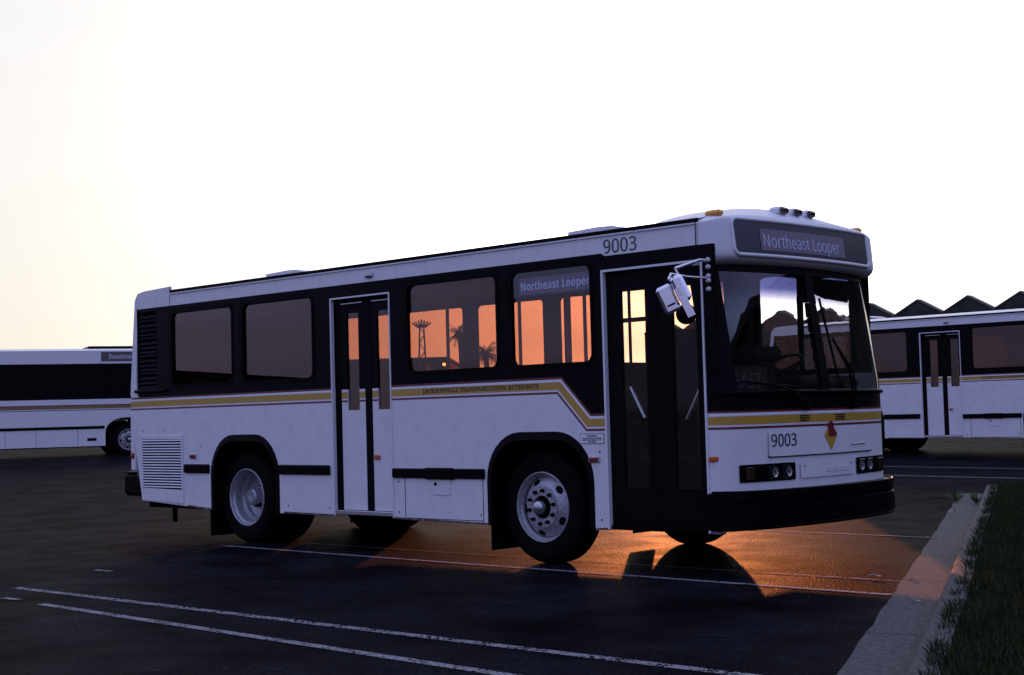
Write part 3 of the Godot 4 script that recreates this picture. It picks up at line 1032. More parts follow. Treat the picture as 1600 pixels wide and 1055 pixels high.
func wheel_front(parent: Node, at: Vector3, side: float, dual: bool, steered := 0.0) -> void:
	var w := Node3D.new()
	w.name = free_name(parent, "wheel")
	parent.add_child(w, true)
	w.position = at + BO
	w.rotation.y = (0.0 if side > 0.0 else PI) + steered
	# local z points outwards; outer tyre face at z = 0
	var tm := mb()
	for k in (2 if dual else 1):
		var o := -0.33 * k
		var pr := PackedVector2Array()
		for p in [[0.288, -0.035], [0.30, -0.012], [0.34, 0.0], [0.40, -0.004], [0.445, -0.016], [0.468, -0.035], [0.478, -0.06], [0.48, -0.14], [0.478, -0.225], [0.46, -0.255], [0.40, -0.28], [0.29, -0.27]]:
			pr.append(Vector2(p[0], p[1] + o))
		tm.lathe(pr, 48, Transform3D.IDENTITY, true)
		for g in 3:
			tm.lathe(PackedVector2Array([Vector2(0.481, -0.085 - 0.055 * g + o), Vector2(0.484, -0.09 - 0.055 * g + o), Vector2(0.484, -0.115 - 0.055 * g + o), Vector2(0.481, -0.12 - 0.055 * g + o)]), 48)
	obj("tyre", tm, mats.tyre_rubber, w)
	var rm := mb()
	if dual:
		# deep dish
		rm.lathe(PackedVector2Array([Vector2(0.283, -0.05), Vector2(0.298, -0.03), Vector2(0.303, -0.012), Vector2(0.297, 0.0), Vector2(0.288, -0.004), Vector2(0.281, -0.03)]), 48, Transform3D.IDENTITY, true)
		rm.lathe(PackedVector2Array([Vector2(0.281, -0.03), Vector2(0.262, -0.05), Vector2(0.255, -0.13), Vector2(0.235, -0.16), Vector2(0.225, -0.20)]), 48)
	else:
		rm.lathe(PackedVector2Array([Vector2(0.283, -0.05), Vector2(0.298, -0.03), Vector2(0.303, -0.012), Vector2(0.297, 0.0), Vector2(0.288, -0.004), Vector2(0.281, -0.03)]), 48, Transform3D.IDENTITY, true)
		rm.lathe(PackedVector2Array([Vector2(0.281, -0.03), Vector2(0.268, -0.045), Vector2(0.262, -0.06)]), 48)
	obj("rim", rm, mats.wheel_paint, w)
	var dz := -0.20 if dual else -0.06
	var dm := mb()
	if dual:
		dm.lathe(PackedVector2Array([Vector2(0.228, dz + 0.005), Vector2(0.20, dz - 0.02), Vector2(0.165, dz - 0.03), Vector2(0.10, dz - 0.03)]), 40)
	else:
		# disc dished outwards with hand holes between the rim and the bolt face
		var seg := 60
		var ra := 0.264; var rb := 0.178
		for s in seg:
			var a0 := TAU * s / seg; var a1 := TAU * (s + 1) / seg
			var d0 := Vector3(cos(a0), sin(a0), 0); var d1 := Vector3(cos(a1), sin(a1), 0)
			var parts := [[ra, -0.075, 0.243, -0.06], [0.243, -0.06, 0.199, -0.028], [0.199, -0.028, rb, -0.012]]
			for pi in 3:
				var pp: Array = parts[pi]
				var nn := Vector3(0.5, 0, 0.85)
				var n0 := (d0 * 0.5 + Vector3(0, 0, 0.85)).normalized(); var n1 := (d1 * 0.5 + Vector3(0, 0, 0.85)).normalized()
				dm.t(d0 * pp[0] + Vector3(0, 0, pp[1]), d1 * pp[0] + Vector3(0, 0, pp[1]), d1 * pp[2] + Vector3(0, 0, pp[3]), n0, n1, n1)
				dm.t(d0 * pp[0] + Vector3(0, 0, pp[1]), d1 * pp[2] + Vector3(0, 0, pp[3]), d0 * pp[2] + Vector3(0, 0, pp[3]), n0, n1, n0)
		dm.lathe(PackedVector2Array([Vector2(rb, -0.012), Vector2(0.172, 0.0), Vector2(0.10, 0.0), Vector2(0.095, -0.02)]), 48)
	obj("disc", dm, mats.wheel_paint, w)
	if not dual:
		for k in 5:
			var a := TAU * (k + 0.5) / 5.0 + 0.1
			var e := Vector3(cos(a), sin(a), 0)
			var nh := (e * 0.588 + Vector3(0, 0, 0.809)).normalized()
			var tg := Vector3(-e.y, e.x, 0)
			var hh := mb()
			hh.lathe(PackedVector2Array([Vector2(0.0, 0.0), Vector2(0.031, 0.0), Vector2(0.034, 0.0016)]), 20, Transform3D(Basis(tg * 1.15, nh.cross(tg) * 0.82, nh), e * 0.222 + Vector3(0, 0, -0.0442) + nh * 0.0022))
			obj("hand_hole", hh, mats.dark_metal, w)
	var bk := mb()
	bk.lathe(PackedVector2Array([Vector2(0.27, dz - 0.09), Vector2(0.0, dz - 0.09)]), 32)
	obj("brake_drum", bk, mats.dark_metal, w)
	for k in 10:
		var a := TAU * (k + 0.3) / 10.0
		var nm := mb()
		var p := Vector3(cos(a) * 0.142, sin(a) * 0.142, dz - 0.03 if dual else 0.0)
		nm.lathe(PackedVector2Array([Vector2(0.0185, 0.0), Vector2(0.0175, 0.018), Vector2(0.011, 0.022), Vector2(0.010, 0.036), Vector2(0.0, 0.036)]), 6, Transform3D(Basis.IDENTITY, p))
		obj("wheel_nut", nm, mats.dark_metal if not dual else mats.steel, w)
	var hm := mb()
	if dual:
		hm.lathe(PackedVector2Array([Vector2(0.105, dz - 0.03), Vector2(0.105, dz + 0.03), Vector2(0.09, dz + 0.05), Vector2(0.085, dz + 0.13), Vector2(0.07, dz + 0.145), Vector2(0.0, dz + 0.145)]), 24)
	else:
		hm.lathe(PackedVector2Array([Vector2(0.083, -0.02), Vector2(0.08, 0.012), Vector2(0.06, 0.016)]), 32)
	obj("hub", hm, mats.dark_metal if not dual else mats.wheel_paint, w)
	var cm := mb()
	if dual:
		for k in 8:
			var a := TAU * k / 8.0
			cm.lathe(PackedVector2Array([Vector2(0.012, 0.0), Vector2(0.01, 0.012), Vector2(0.0, 0.012)]), 6, Transform3D(Basis.IDENTITY, Vector3(cos(a) * 0.055, sin(a) * 0.055, dz + 0.145)))
		obj("hub_bolts", cm, mats.steel, w)
	else:
		cm.lathe(PackedVector2Array([Vector2(0.06, 0.01), Vector2(0.058, 0.045), Vector2(0.05, 0.062), Vector2(0.03, 0.07), Vector2(0.0, 0.072)]), 28, Transform3D.IDENTITY, true)
		obj("hub_cap", cm, mats.steel, w)

# black wall of the window band with rectangular openings cut out
func band_wall(called: String, x0: float, x1: float, y0: float, y1: float, holes: Array, z0: float, z1: float, parent: Node) -> void:
	var x := x0
	for h in holes:
		if h[0] > x:
			obj(called, slab(x, h[0], y0, y1, z0, z1), mats.black_paint, parent)
		if h[2] > y0:
			obj(called, slab(h[0], h[1], y0, h[2], z0, z1), mats.black_paint, parent)
		if h[3] < y1:
			obj(called, slab(h[0], h[1], h[3], y1, z0, z1), mats.black_paint, parent)
		x = h[1]
	if x < x1:
		obj(called, slab(x, x1, y0, y1, z0, z1), mats.black_paint, parent)

func side_window(parent: Node, x0: float, x1: float, y0: float, y1: float, side: float, glass: Material, r := 0.065) -> Node3D:
	# frame fills the opening x0-0.05 .. x1+0.05, y0-0.05 .. y1+0.05
	var xf := Transform3D(Basis.IDENTITY, Vector3.ZERO)
	if side < 0.0:
		xf = Transform3D(Basis(Vector3(1, 0, 0), Vector3(0, 1, 0), Vector3(0, 0, -1)), Vector3.ZERO)
	var fm := mb(BO)
	fm.ring(srect(x0 - 0.05, y0 - 0.05, x1 + 0.05, y1 + 0.05), rrect(x0, y0, x1, y1, r), ZS - 0.04, ZS - 0.001, xf)
	fm.ring(rrect(x0 - 0.018, y0 - 0.018, x1 + 0.018, y1 + 0.018, r + 0.018), rrect(x0 + 0.004, y0 + 0.004, x1 - 0.004, y1 - 0.004, r), ZS - 0.012, ZS + 0.007, xf)
	var w := obj("window", fm, mats.black_rubber, parent)
	var gm := mb(BO)
	gm.extr(rrect(x0 - 0.01, y0 - 0.01, x1 + 0.01, y1 + 0.01, r), ZS - 0.026, ZS - 0.021, xf)
	obj("pane", gm, glass, w)
	return w

func plate(parent: Node, called: String, x0: float, x1: float, y0: float, y1: float, proud: float, m: Material, z := ZS, b := 0.004) -> MeshInstance3D:
	return obj(called, slab(x0, x1, y0, y1, z - 0.004, z + proud, b), m, parent)

func band_poly(top: float, bot: float) -> PackedVector2Array:
	# stripe that runs level, drops at 45 degrees behind the front door and runs level again; offsets are heights over the level part
	var d := 0.313
	var kx := 0.4142
	var xa := -1.462; var xb := -1.149
	var yt := top - 1.557; var yb := bot - 1.557
	return PackedVector2Array([Vector2(-3.608, top), Vector2(xa + yt * kx, top), Vector2(xb + yt * kx, top - d), Vector2(-0.99, top - d), Vector2(-0.99, bot - d), Vector2(xb + yb * kx, bot - d), Vector2(xa + yb * kx, bot), Vector2(-3.608, bot)])

func stripes(parent: Node) -> void:
	var rows := [["red_stripe", 1.576, 1.561, mats.red_vinyl], ["white_stripe", 1.557, 1.537, mats.white_vinyl], ["yellow_stripe", 1.533, 1.471, mats.yellow_vinyl], ["red_stripe", 1.453, 1.436, mats.red_vinyl]]
	for r in rows:
		obj(r[0], poly_slab(PackedVector2Array([Vector2(-8.09, r[1]), Vector2(-4.475, r[1]), Vector2(-4.475, r[2]), Vector2(-8.09, r[2])]), ZS, ZS + 0.002), r[3], parent)
		obj(r[0], poly_slab(band_poly(r[1], r[2]), ZS, ZS + 0.002), r[3], parent)
		# across the front
		var d: float = 0.319
		obj(r[0], front_piece(r[2] - d, r[1] - d, -1.2, 1.22, 0.003), r[3], parent)

func roof_y(z: float) -> float:
	var a := absf(z) / 1.2
	return 2.86 - 0.11 * a * a

func make_city_bus(label: String) -> Node3D:
	var o := thing("city_bus", label, "bus", Vector3(-4, 0, 0), 0.0, "white city buses with yellow stripes")
	# --- lower sides
	var archR := arch_pts(-5.94, 0.602, 1.14, 0.343, 0.19)
	var archF := arch_pts(-1.747, 0.620, 1.122, 0.315, 0.21)
	var rear_edge := PackedVector2Array([Vector2(-8.085, 1.557), Vector2(-8.06, 1.25), Vector2(-7.97, 0.82), Vector2(-7.885, 0.417), Vector2(-7.01, 0.373)])
	obj("rear_side_panel", poly_slab(body_poly(0, -4.47, 0, 0.335, 1.557, archR, rear_edge), ZS - 0.04, ZS), mats.white_paint, o)
	var front_poly := PackedVector2Array([Vector2(-3.605, 1.557), Vector2(-3.605, 0.335)])
	front_poly.append_array(archF)
	front_poly.append_array(PackedVector2Array([Vector2(-0.985, 0.322), Vector2(-0.985, 1.237), Vector2(-1.149, 1.237), Vector2(-1.462, 1.557)]))
	obj("front_side_panel", poly_slab(front_poly, ZS - 0.04, ZS), mats.white_paint, o)
	obj("black_corner_panel", poly_slab(PackedVector2Array([Vector2(-1.46, 1.557), Vector2(-1.147, 1.239), Vector2(-0.985, 1.239), Vector2(-0.985, 1.557)]), ZS - 0.04, ZS), mats.black_paint, o)
	# left side in one sheet
	var lp := PackedVector2Array([Vector2(-8.085, 1.557), Vector2(-7.885, 0.417)])
	lp.append_array(archR); lp.append_array(archF)
	lp.append_array(PackedVector2Array([Vector2(0.03, 0.322), Vector2(0.03, 1.557)]))
	obj("left_side_panel", poly_slab(lp, -ZS, -ZS + 0.04), mats.white_paint, o)
	# --- window band, right side
	var WY0 := 1.69; var WY1 := 2.49
	var wins := [[-7.25, -6.12], [-5.93, -4.765], [-3.36, -2.20], [-2.015, -1.11]]
	var holes := [[-7.93, -7.545, 1.675, 2.54]]
	for w in wins:
		holes.append([w[0] - 0.05, w[1] + 0.05, WY0 - 0.05, WY1 + 0.05])
	holes.insert(3, [-4.47, -3.605, 1.55, 2.444])
	holes.append([-0.985, 0.035, 1.55, 2.414])
	band_wall("window_band_panel", -7.945, 0.13, 1.557, 2.54, holes, ZS - 0.04, ZS, o)
	for w in wins:
		side_window(o, w[0], w[1], WY0, WY1, 1.0, mats.bronze_glass)
	var ss := obj("side_sign", slab(-2.012, -1.105, 2.268, 2.486, ZS - 0.0195, ZS - 0.012), mats.sign_glass, o)
	obj("sign_display", slab(-1.925, -1.108, 2.29, 2.435, ZS - 0.0125, ZS - 0.0105), mats.sign_field, ss)
	words("lettering", "Northeast Looper", sansbold, mats.sign_letters, ss, Vector3(-1.515, 2.352, ZS - 0.0095) + BO, FACE_RIGHT, 0.78, 0.098)
	# left side windows: bronze along the saloon, clear beside the driver
	var lw := [[-7.30, -6.20, 0], [-6.05, -5.10, 0], [-4.89, -3.87, 0], [-3.65, -3.06, 0], [-2.88, -2.46, 0], [-2.27, -1.78, 0], [-1.66, -1.36, 0], [-1.13, -0.16, 1]]
	var lh := []
	for w in lw:
		var yb := 1.40 if w[0] > -2.5 else WY0
		lh.append([w[0] - 0.05, w[1] + 0.05, maxf(yb - 0.05, 1.557), WY1 + 0.05])
	band_wall("window_band_panel", -8.0, 0.03, 1.557, 2.54, lh, -ZS, -ZS + 0.04, o)
	for w in lw:
		var wn := side_window(o, w[0], w[1], WY0 if w[0] < -2.5 else 1.607, WY1, -1.0, mats.bronze_glass if w[2] == 0 else mats.dusty_glass, 0.05)
		if w[0] > -2.5:
			var dq := mb(BO)
			dq.q(Vector3(w[0], 1.607, -ZS + 0.018), Vector3(w[1], 1.607, -ZS + 0.018), Vector3(w[1], 2.40, -ZS + 0.018), Vector3(w[0], 2.40, -ZS + 0.018), Vector3(0, 0, 1))
			obj("dust_film", dq, mats.window_dust, wn)
		if w[0] == -2.88:
			var bar := mb(BO)
			bar.box(Vector3(-2.712, WY0, -ZS + 0.005), Vector3(-2.688, WY1, -ZS + 0.03))
			bar.box(Vector3(-2.88, 2.17, -ZS + 0.004), Vector3(-2.46, 2.215, -ZS + 0.031))
			obj("window_bar", bar, mats.black_rubber, wn)
		if w[0] == -1.13:
			obj("window_bar", slab(-0.70, -0.655, 1.6, WY1, -ZS + 0.004, -ZS + 0.035), mats.black_rubber, wn)
		if w[0] == -3.65:
			obj("window_bar", slab(-3.575, -3.50, WY0, WY1, -ZS + 0.004, -ZS + 0.035), mats.black_rubber, wn)
	# --- white band above the windows
	for s in [1.0, -1.0]:
		var m := mb(BO)
		var zz := [ZS - 0.04, ZS] if s > 0.0 else [-ZS, -ZS + 0.04]
		m.extr(PackedVector2Array([Vector2(-7.95, 2.578), Vector2(-0.985, 2.566), Vector2(-0.945, 2.542), Vector2(0.0, 2.542), Vector2(0.0, 2.708), Vector2(-7.28, 2.708), Vector2(-7.95, 2.708)]), zz[0], zz[1])
		obj("cove_panel", m, mats.white_cap_paint, o)
		var bm := mb(BO)
		bm.extr(PackedVector2Array([Vector2(-7.95, 2.5405), Vector2(-0.95, 2.5405), Vector2(-0.987, 2.565), Vector2(-7.95, 2.577)]), zz[0], zz[1] - 0.001)
		obj("black_header", bm, mats.black_paint, o)
		# drip rail: light lip in lengths, dark roof edge above
		var dm := mb(BO)
		for k in 12:
			var xa := -7.27 + k * 0.605
			dm.box(Vector3(xa, 2.704, s * (ZS + 0.007) - 0.007), Vector3(xa + 0.592, 2.716, s * (ZS + 0.007) + 0.007))
		obj("drip_lip", dm, mats.white_trim, o)
		var em := mb(BO)
		em.box(Vector3(-7.28, 2.717, s * (ZS - 0.010) - 0.012), Vector3(0.0, 2.752, s * (ZS - 0.010) + 0.012), 0.006)
		obj("roof_edge_rail", em, mats.black_rubber, o)
	# --- roof
	var rm := mb(BO)
	var rows := []
	for x in [-7.95, -7.6, -6.0, -4.0, -2.0, -0.4, 0.0]:
		var row := PackedVector3Array()
		for k in 33:
			var z := -1.2 + 2.4 * k / 32.0
			row.append(Vector3(x, roof_y(z) - (0.02 if x < -7.9 else 0.0), z))
		rows.append(row)
	rm.grid(rows, Vector3(-4, 0, 0))
	obj("roof", rm, mats.white_cap_paint, o)
	var cm := mb(BO)
	cm.box(Vector3(-7.9, 2.55, -1.17), Vector3(-0.35, 2.6, 1.17))
	obj("ceiling", cm, mats.ceiling_grey, o)
	for h in [[-2.16, -1.5], [-6.74, -6.05]]:
		var hm := mb(BO)
		hm.extr(PackedVector2Array([Vector2(h[0], 2.85), Vector2(h[1], 2.85), Vector2(h[1] - 0.02, 2.905), Vector2(h[1] - 0.14, 2.932), Vector2(h[1] - 0.3, 2.938), Vector2(h[0], 2.926)]), -0.3, 0.30)
		obj("roof_hatch", hm, mats.white_cap_paint, o)
		obj("hatch_seal", slab(h[0] - 0.01, h[1] + 0.01, 2.83, 2.87, -0.32, 0.38), mats.black_rubber, o)
	# --- rear end: cap, corner pillars, rear wall
	var rp := [[-7.95, 2.72], [-7.985, 2.68], [-8.02, 2.3], [-8.09, 1.62], [-8.10, 1.45], [-8.06, 1.2], [-8.02, 0.72], [-7.9, 0.42]]
	var wm := mb(BO)
	var wrows := []
	for p in rp:
		var row := PackedVector3Array()
		for z in [-1.2, -1.12, -0.9, 0.0, 0.9, 1.12, 1.2]:
			row.append(Vector3(p[0] - (0.05 if absf(z) < 1.0 else (0.035 if absf(z) < 1.15 else 0.0)), p[1], z))
		wrows.append(row)
	wm.grid(wrows, Vector3(-4, 1.5, 0))
	obj("rear_wall", wm, mats.white_cap_paint, o)
	for s in [1.0, -1.0]:
		var m := mb(BO)
		var z0: float = ZS - 0.04 if s > 0 else -ZS
		m.extr(PackedVector2Array([Vector2(-7.951, 2.72), Vector2(-7.951, 2.58), Vector2(-7.948, 2.3), Vector2(-7.975, 1.75), Vector2(-7.965, 1.64), Vector2(-7.90, 1.578), Vector2(-8.09, 1.578), Vector2(-8.10, 1.62), Vector2(-8.03, 2.3), Vector2(-7.99, 2.66), Vector2(-7.975, 2.70)]), z0, z0 + 0.04)
		obj("rear_pillar", m, mats.white_cap_paint, o)
		var cap := mb(BO)
		cap.extr(PackedVector2Array([Vector2(-7.97, 2.7085), Vector2(-7.282, 2.7085), Vector2(-7.282, 2.79), Vector2(-7.80, 2.775), Vector2(-7.93, 2.755)]), s * 1.205 - 0.02, s * 1.205 + 0.013)
		obj("rear_cap", cap, mats.white_cap_paint, o)
		obj("seam", slab(-7.279, -7.272, 2.58, 2.79, s * ZS - 0.002, s * ZS + 0.001), mats.black_rubber, o)
		# corner piece below, with a round red lamp
		var pm := mb(BO)
		pm.box(Vector3(-8.14, 0.74, s * 1.18 - 0.03), Vector3(-8.035, 1.42, s * 1.18 + 0.03), 0.02)
		obj("rear_corner_post", pm, mats.white_cap_paint, o)
		var lm := mb(BO)
		lm.lathe(PackedVector2Array([Vector2(0.034, 0.0), Vector2(0.032, 0.012), Vector2(0.0, 0.016)]), 16, Transform3D(Basis.IDENTITY if s > 0 else Basis(Vector3.UP, PI), Vector3(-8.085, 0.92, s * 1.212)))
		obj("marker_lamp", lm, mats.red_lens, o)
	var ob := slab(-8.32, -7.86, 0.46, 0.72, -1.2, 1.2, 0.04)
	ob.box(Vector3(-8.30, 0.722, -1.19), Vector3(-7.95, 0.735, 1.19), 0.005)
	obj("rear_bumper", ob, mats.bumper_rubber, o)
	obj("tow_hook", slab(-7.60, -7.55, 0.17, 0.38, 0.97, 1.02, 0.01), mats.dark_metal, o)
	# --- vent beside the rear pillar: backing, frame and slats
	var vb := obj("rear_vent", slab(-7.93, -7.545, 1.675, 2.54, ZS - 0.09, ZS - 0.055), mats.dark_metal, o)
	for k in 17:
		var y := 1.70 + k * 0.0495
		var sm := mb(BO)
		var big := k % 4 == 3
		sm.extr(PackedVector2Array([Vector2(0, 0), Vector2(0.045, -0.028), Vector2(0.052, -0.02), Vector2(0.006, 0.012)]), -7.925, -7.55, Transform3D(Basis(Vector3(0, 0, 1), Vector3(0, 1, 0), Vector3(-1, 0, 0)), Vector3(0, y + (0.012 if big else 0.0), ZS - 0.052)) * Transform3D(Basis(Vector3(1, 0, 0), Vector3(0, 1, 0), Vector3(0, 0, -1)), Vector3.ZERO))
		obj("vent_slat", sm, mats.vent_black, vb)
	obj("vent_sill", slab(-7.98, -7.35, 1.625, 1.662, ZS - 0.01, ZS + 0.035, 0.01), mats.black_rubber, o)
	# --- engine grille: framed panel with slats
	var gf := mb(BO)
	gf.ring(PackedVector2Array([Vector2(-7.06, 1.14), Vector2(-7.895, 1.145), Vector2(-7.87, 0.42), Vector2(-7.05, 0.40)]), PackedVector2Array([Vector2(-7.085, 1.10), Vector2(-7.865, 1.103), Vector2(-7.845, 0.56), Vector2(-7.075, 0.548)]), ZS, ZS + 0.012)
	var gp := obj("engine_grille", gf, mats.white_paint, o)
	obj("grille_backing", poly_slab(PackedVector2Array([Vector2(-7.08, 1.104), Vector2(-7.868, 1.106), Vector2(-7.848, 0.555), Vector2(-7.07, 0.545)]), ZS, ZS + 0.002), mats.dark_metal, gp)
	for k in 18:
		var y := 0.567 + k * 0.0302
		var sm := mb(BO)
		sm.extr(PackedVector2Array([Vector2(0.0, 0.0), Vector2(0.011, 0.0), Vector2(0.013, 0.004), Vector2(0.004, 0.0155), Vector2(0.0, 0.0155)]), -7.86 + 0.0, -7.08, Transform3D(Basis(Vector3(0, 0, 1), Vector3(0, 1, 0), Vector3(1, 0, 0)), Vector3(0, y, ZS + 0.0025)))
		obj("grille_slat", sm, mats.white_paint, gp)
	# --- stripes, rub rails, seams
	stripes(o)
	for r in [[-7.02, -6.555], [-5.335, -4.52]]:
		plate(o, "rub_rail", r[0], r[1], 0.733, 0.829, 0.03, mats.bumper_rubber, ZS, 0.012)
	var rr := plate(o, "rub_rail", -3.60, -2.385, 0.716, 0.805, 0.028, mats.bumper_rubber, ZS, 0.012)
	obj("rail_joint", slab(-3.15, -2.77, 0.708, 0.812, ZS, ZS + 0.036, 0.012), mats.bumper_rubber, rr)
	for x in [-3.44, -2.42]:
		obj("seam", slab(x - 0.004, x + 0.004, 0.33, 0.716, ZS - 0.002, ZS + 0.0012), mats.black_rubber, o)
	obj("seam", slab(-3.44, -2.42, 0.346, 0.352, ZS - 0.002, ZS + 0.0012), mats.black_rubber, o)
	var fd := plate(o, "fuel_door", -3.064, -2.829, 0.565, 0.748, 0.007, mats.white_paint)
	var lk := mb(BO)
	lk.lathe(PackedVector2Array([Vector2(0.017, 0.0), Vector2(0.015, 0.006), Vector2(0.0, 0.006)]), 14, Transform3D(Basis.IDENTITY, Vector3(-3.022, 0.665, ZS + 0.007)))
	obj("lock", lk, mats.black_rubber, fd)
	for k in [[-6.985, -6.545, 0.372, 0.345], [-5.27, -4.475, 0.343, 0.336], [-3.60, -2.372, 0.335, 0.318], [-1.124, -0.99, 0.316, 0.322]]:
		obj("skirt_edge", poly_slab(PackedVector2Array([Vector2(k[0], k[2]), Vector2(k[1], k[3]), Vector2(k[1], k[3] + 0.017), Vector2(k[0], k[2] + 0.017)]), ZS - 0.002, ZS + 0.0035), mats.grimy_edge, o)
	for p in [[-7.86, 1.20], [-7.42, 1.20], [-7.84, 0.455], [-7.12, 0.44], [-6.72, 1.02], [-5.2, 0.42], [-4.55, 0.41], [-3.53, 0.40], [-2.45, 0.40], [-3.53, 0.68], [-1.06, 0.40], [-1.06, 0.95]]:
		var sc := mb(BO)
		sc.lathe(PackedVector2Array([Vector2(0.009, 0.0), Vector2(0.007, 0.003), Vector2(0.0, 0.0035)]), 8, Transform3D(Basis.IDENTITY, Vector3(p[0], p[1], ZS)))
		obj("screw", sc, mats.dark_metal, o)
	# --- lamps
	for l in [[-6.862, 0.914, "red_lens"], [-1.12, 0.889, "red_lens"]]:
		var lb := plate(o, "marker_lamp", l[0] - 0.062, l[0] + 0.062, l[1] - 0.028, l[1] + 0.028, 0.012, mats.steel, ZS, 0.008)
		obj("lens", slab(l[0] - 0.047, l[0] + 0.047, l[1] - 0.018, l[1] + 0.018, ZS + 0.009, ZS + 0.026, 0.012), mats[l[2]], lb)
	var dl := plate(o, "door_lamp", -3.935, -3.825, 2.612, 2.652, 0.02, mats.steel, ZS, 0.006)
	obj("lens", slab(-3.92, -3.84, 2.608, 2.628, ZS + 0.012, ZS + 0.028, 0.006), mats.smoked_lens, dl)
	# --- notice
	var nt := plate(o, "notice", -1.268, -1.008, 1.018, 1.102, 0.003, mats.red_vinyl, ZS, 0.0)
	obj("notice_field", slab(-1.263, -1.013, 1.023, 1.097, ZS + 0.002, ZS + 0.0042), mats.white_vinyl, nt)
	words("lettering", "PLEASE", sansbold, mats.red_vinyl, nt, Vector3(-1.138, 1.083, ZS + 0.0052) + BO, FACE_RIGHT, 0.10, 0.016)
	words("lettering", "DO NOT STAND OR SMOKE", sansbold, mats.black_vinyl, nt, Vector3(-1.138, 1.064, ZS + 0.0052) + BO, FACE_RIGHT, 0.21, 0.010)
	words("lettering", "NEAR BUS WHILE IT IS", sansbold, mats.black_vinyl, nt, Vector3(-1.138, 1.049, ZS + 0.0052) + BO, FACE_RIGHT, 0.20, 0.010)
	words("lettering", "MOVING", sansbold, mats.black_vinyl, nt, Vector3(-1.138, 1.034, ZS + 0.0052) + BO, FACE_RIGHT, 0.08, 0.010)
	# --- lettering
	words("authority_lettering", "JACKSONVILLE TRANSPORTATION AUTHORITY", serif, mats.black_vinyl, o, Vector3(-2.438, 1.502, ZS + 0.0035) + BO, FACE_RIGHT, 1.455, 0.052)
	words("fleet_number", "9003", sans, mats.black_vinyl, o, Vector3(-0.782, 2.617, ZS + 0.002) + BO, FACE_RIGHT, 0.345, 0.115)
	# --- wheel arches: rubber flares and dark liners
	for ar in [[archR, -5.94, 0.602, 1.14, 0.19, 0.343], [archF, -1.747, 0.620, 1.122, 0.21, 0.315]]:
		var inner := arch_pts(ar[1], ar[2] - 0.055, ar[3] - 0.07, ar[5], ar[4])
		for s in [1.0, -1.0]:
			var fm := mb(BO)
			var lm := mb(BO)
			var za: float = s * ZS
			for k in inner.size() - 1:
				var a: Vector2 = ar[0][k]; var b: Vector2 = ar[0][k + 1]; var c := inner[k + 1]; var d := inner[k]
				var zo: float = za + s * 0.014
				var zi: float = za - s * 0.05
				fm.q(Vector3(a.x, a.y, za + s * 0.001), Vector3(b.x, b.y, za + s * 0.001), Vector3(c.x, c.y, zo), Vector3(d.x, d.y, zo), Vector3(0, 0, s))
				fm.q(Vector3(c.x, c.y, zo), Vector3(d.x, d.y, zo), Vector3(d.x, d.y, zi), Vector3(c.x, c.y, zi), Vector3(ar[1], 0.5, za) - Vector3(c.x, c.y, za))
				lm.q(Vector3(c.x, c.y, za - s * 0.045), Vector3(d.x, d.y, za - s * 0.045), Vector3(d.x, d.y, s * 0.62), Vector3(c.x, c.y, s * 0.62), Vector3(ar[1], 0.5, 0) - Vector3(c.x, c.y, 0))
			obj("wheel_flare", fm, mats.black_rubber, o)
			obj("wheel_arch_liner", lm, mats.dark_metal, o)
	# --- wheels, axles, flaps, underside
	for s in [1.0, -1.0]:
		wheel_front(o, Vector3(-1.80, 0.48, s * 1.135), s, false)
		wheel_front(o, Vector3(-6.05, 0.48, s * 1.12), s, true)
		for fl in [[-2.40, 0.09], [-6.66, 0.06]]:
			var fm := mb(BO)
			fm.box(Vector3(fl[0] - 0.012, fl[1], s * 0.97 - 0.18), Vector3(fl[0] + 0.012, 0.62, s * 0.97 + 0.18), 0.008)
			obj("mud_flap", fm, mats.black_rubber, o)
	var um := mb(BO)
	um.box(Vector3(-7.85, 0.40, -0.55), Vector3(0.1, 0.84, 0.55))
	um.box(Vector3(-7.85, 0.34, -1.15), Vector3(-6.75, 0.84, 1.15))
	um.box(Vector3(-5.2, 0.42, -1.17), Vector3(-4.48, 0.82, 1.17))
	um.box(Vector3(-3.6, 0.36, -1.17), Vector3(-2.45, 0.82, 1.17))
	um.box(Vector3(-1.05, 0.40, -1.17), Vector3(0.0, 0.82, -0.2))
	um.box(Vector3(-4.47, 0.36, -1.17), Vector3(-3.61, 0.82, 0.8))
	obj("underbody", um, mats.dark_metal, o)
	var ax := mb(BO)
	for x in [-1.80, -6.05]:
		ax.tube(PackedVector3Array([Vector3(x, 0.44, -1.0), Vector3(x, 0.44, 1.0)]), 0.07, 10)
	ax.lathe(PackedVector2Array([Vector2(0.0, -0.2), Vector2(0.17, -0.12), Vector2(0.2, 0.0), Vector2(0.17, 0.12), Vector2(0.0, 0.2)]), 16, Transform3D(Basis.IDENTITY, Vector3(-6.05, 0.44, 0.0)), true)
	obj("axle", ax, mats.dark_metal, o)
	# --- interior
	interior(o)
	# --- doors
	rear_door(o)
	front_door(o)
	# --- the front
	front_end(o)
	return o

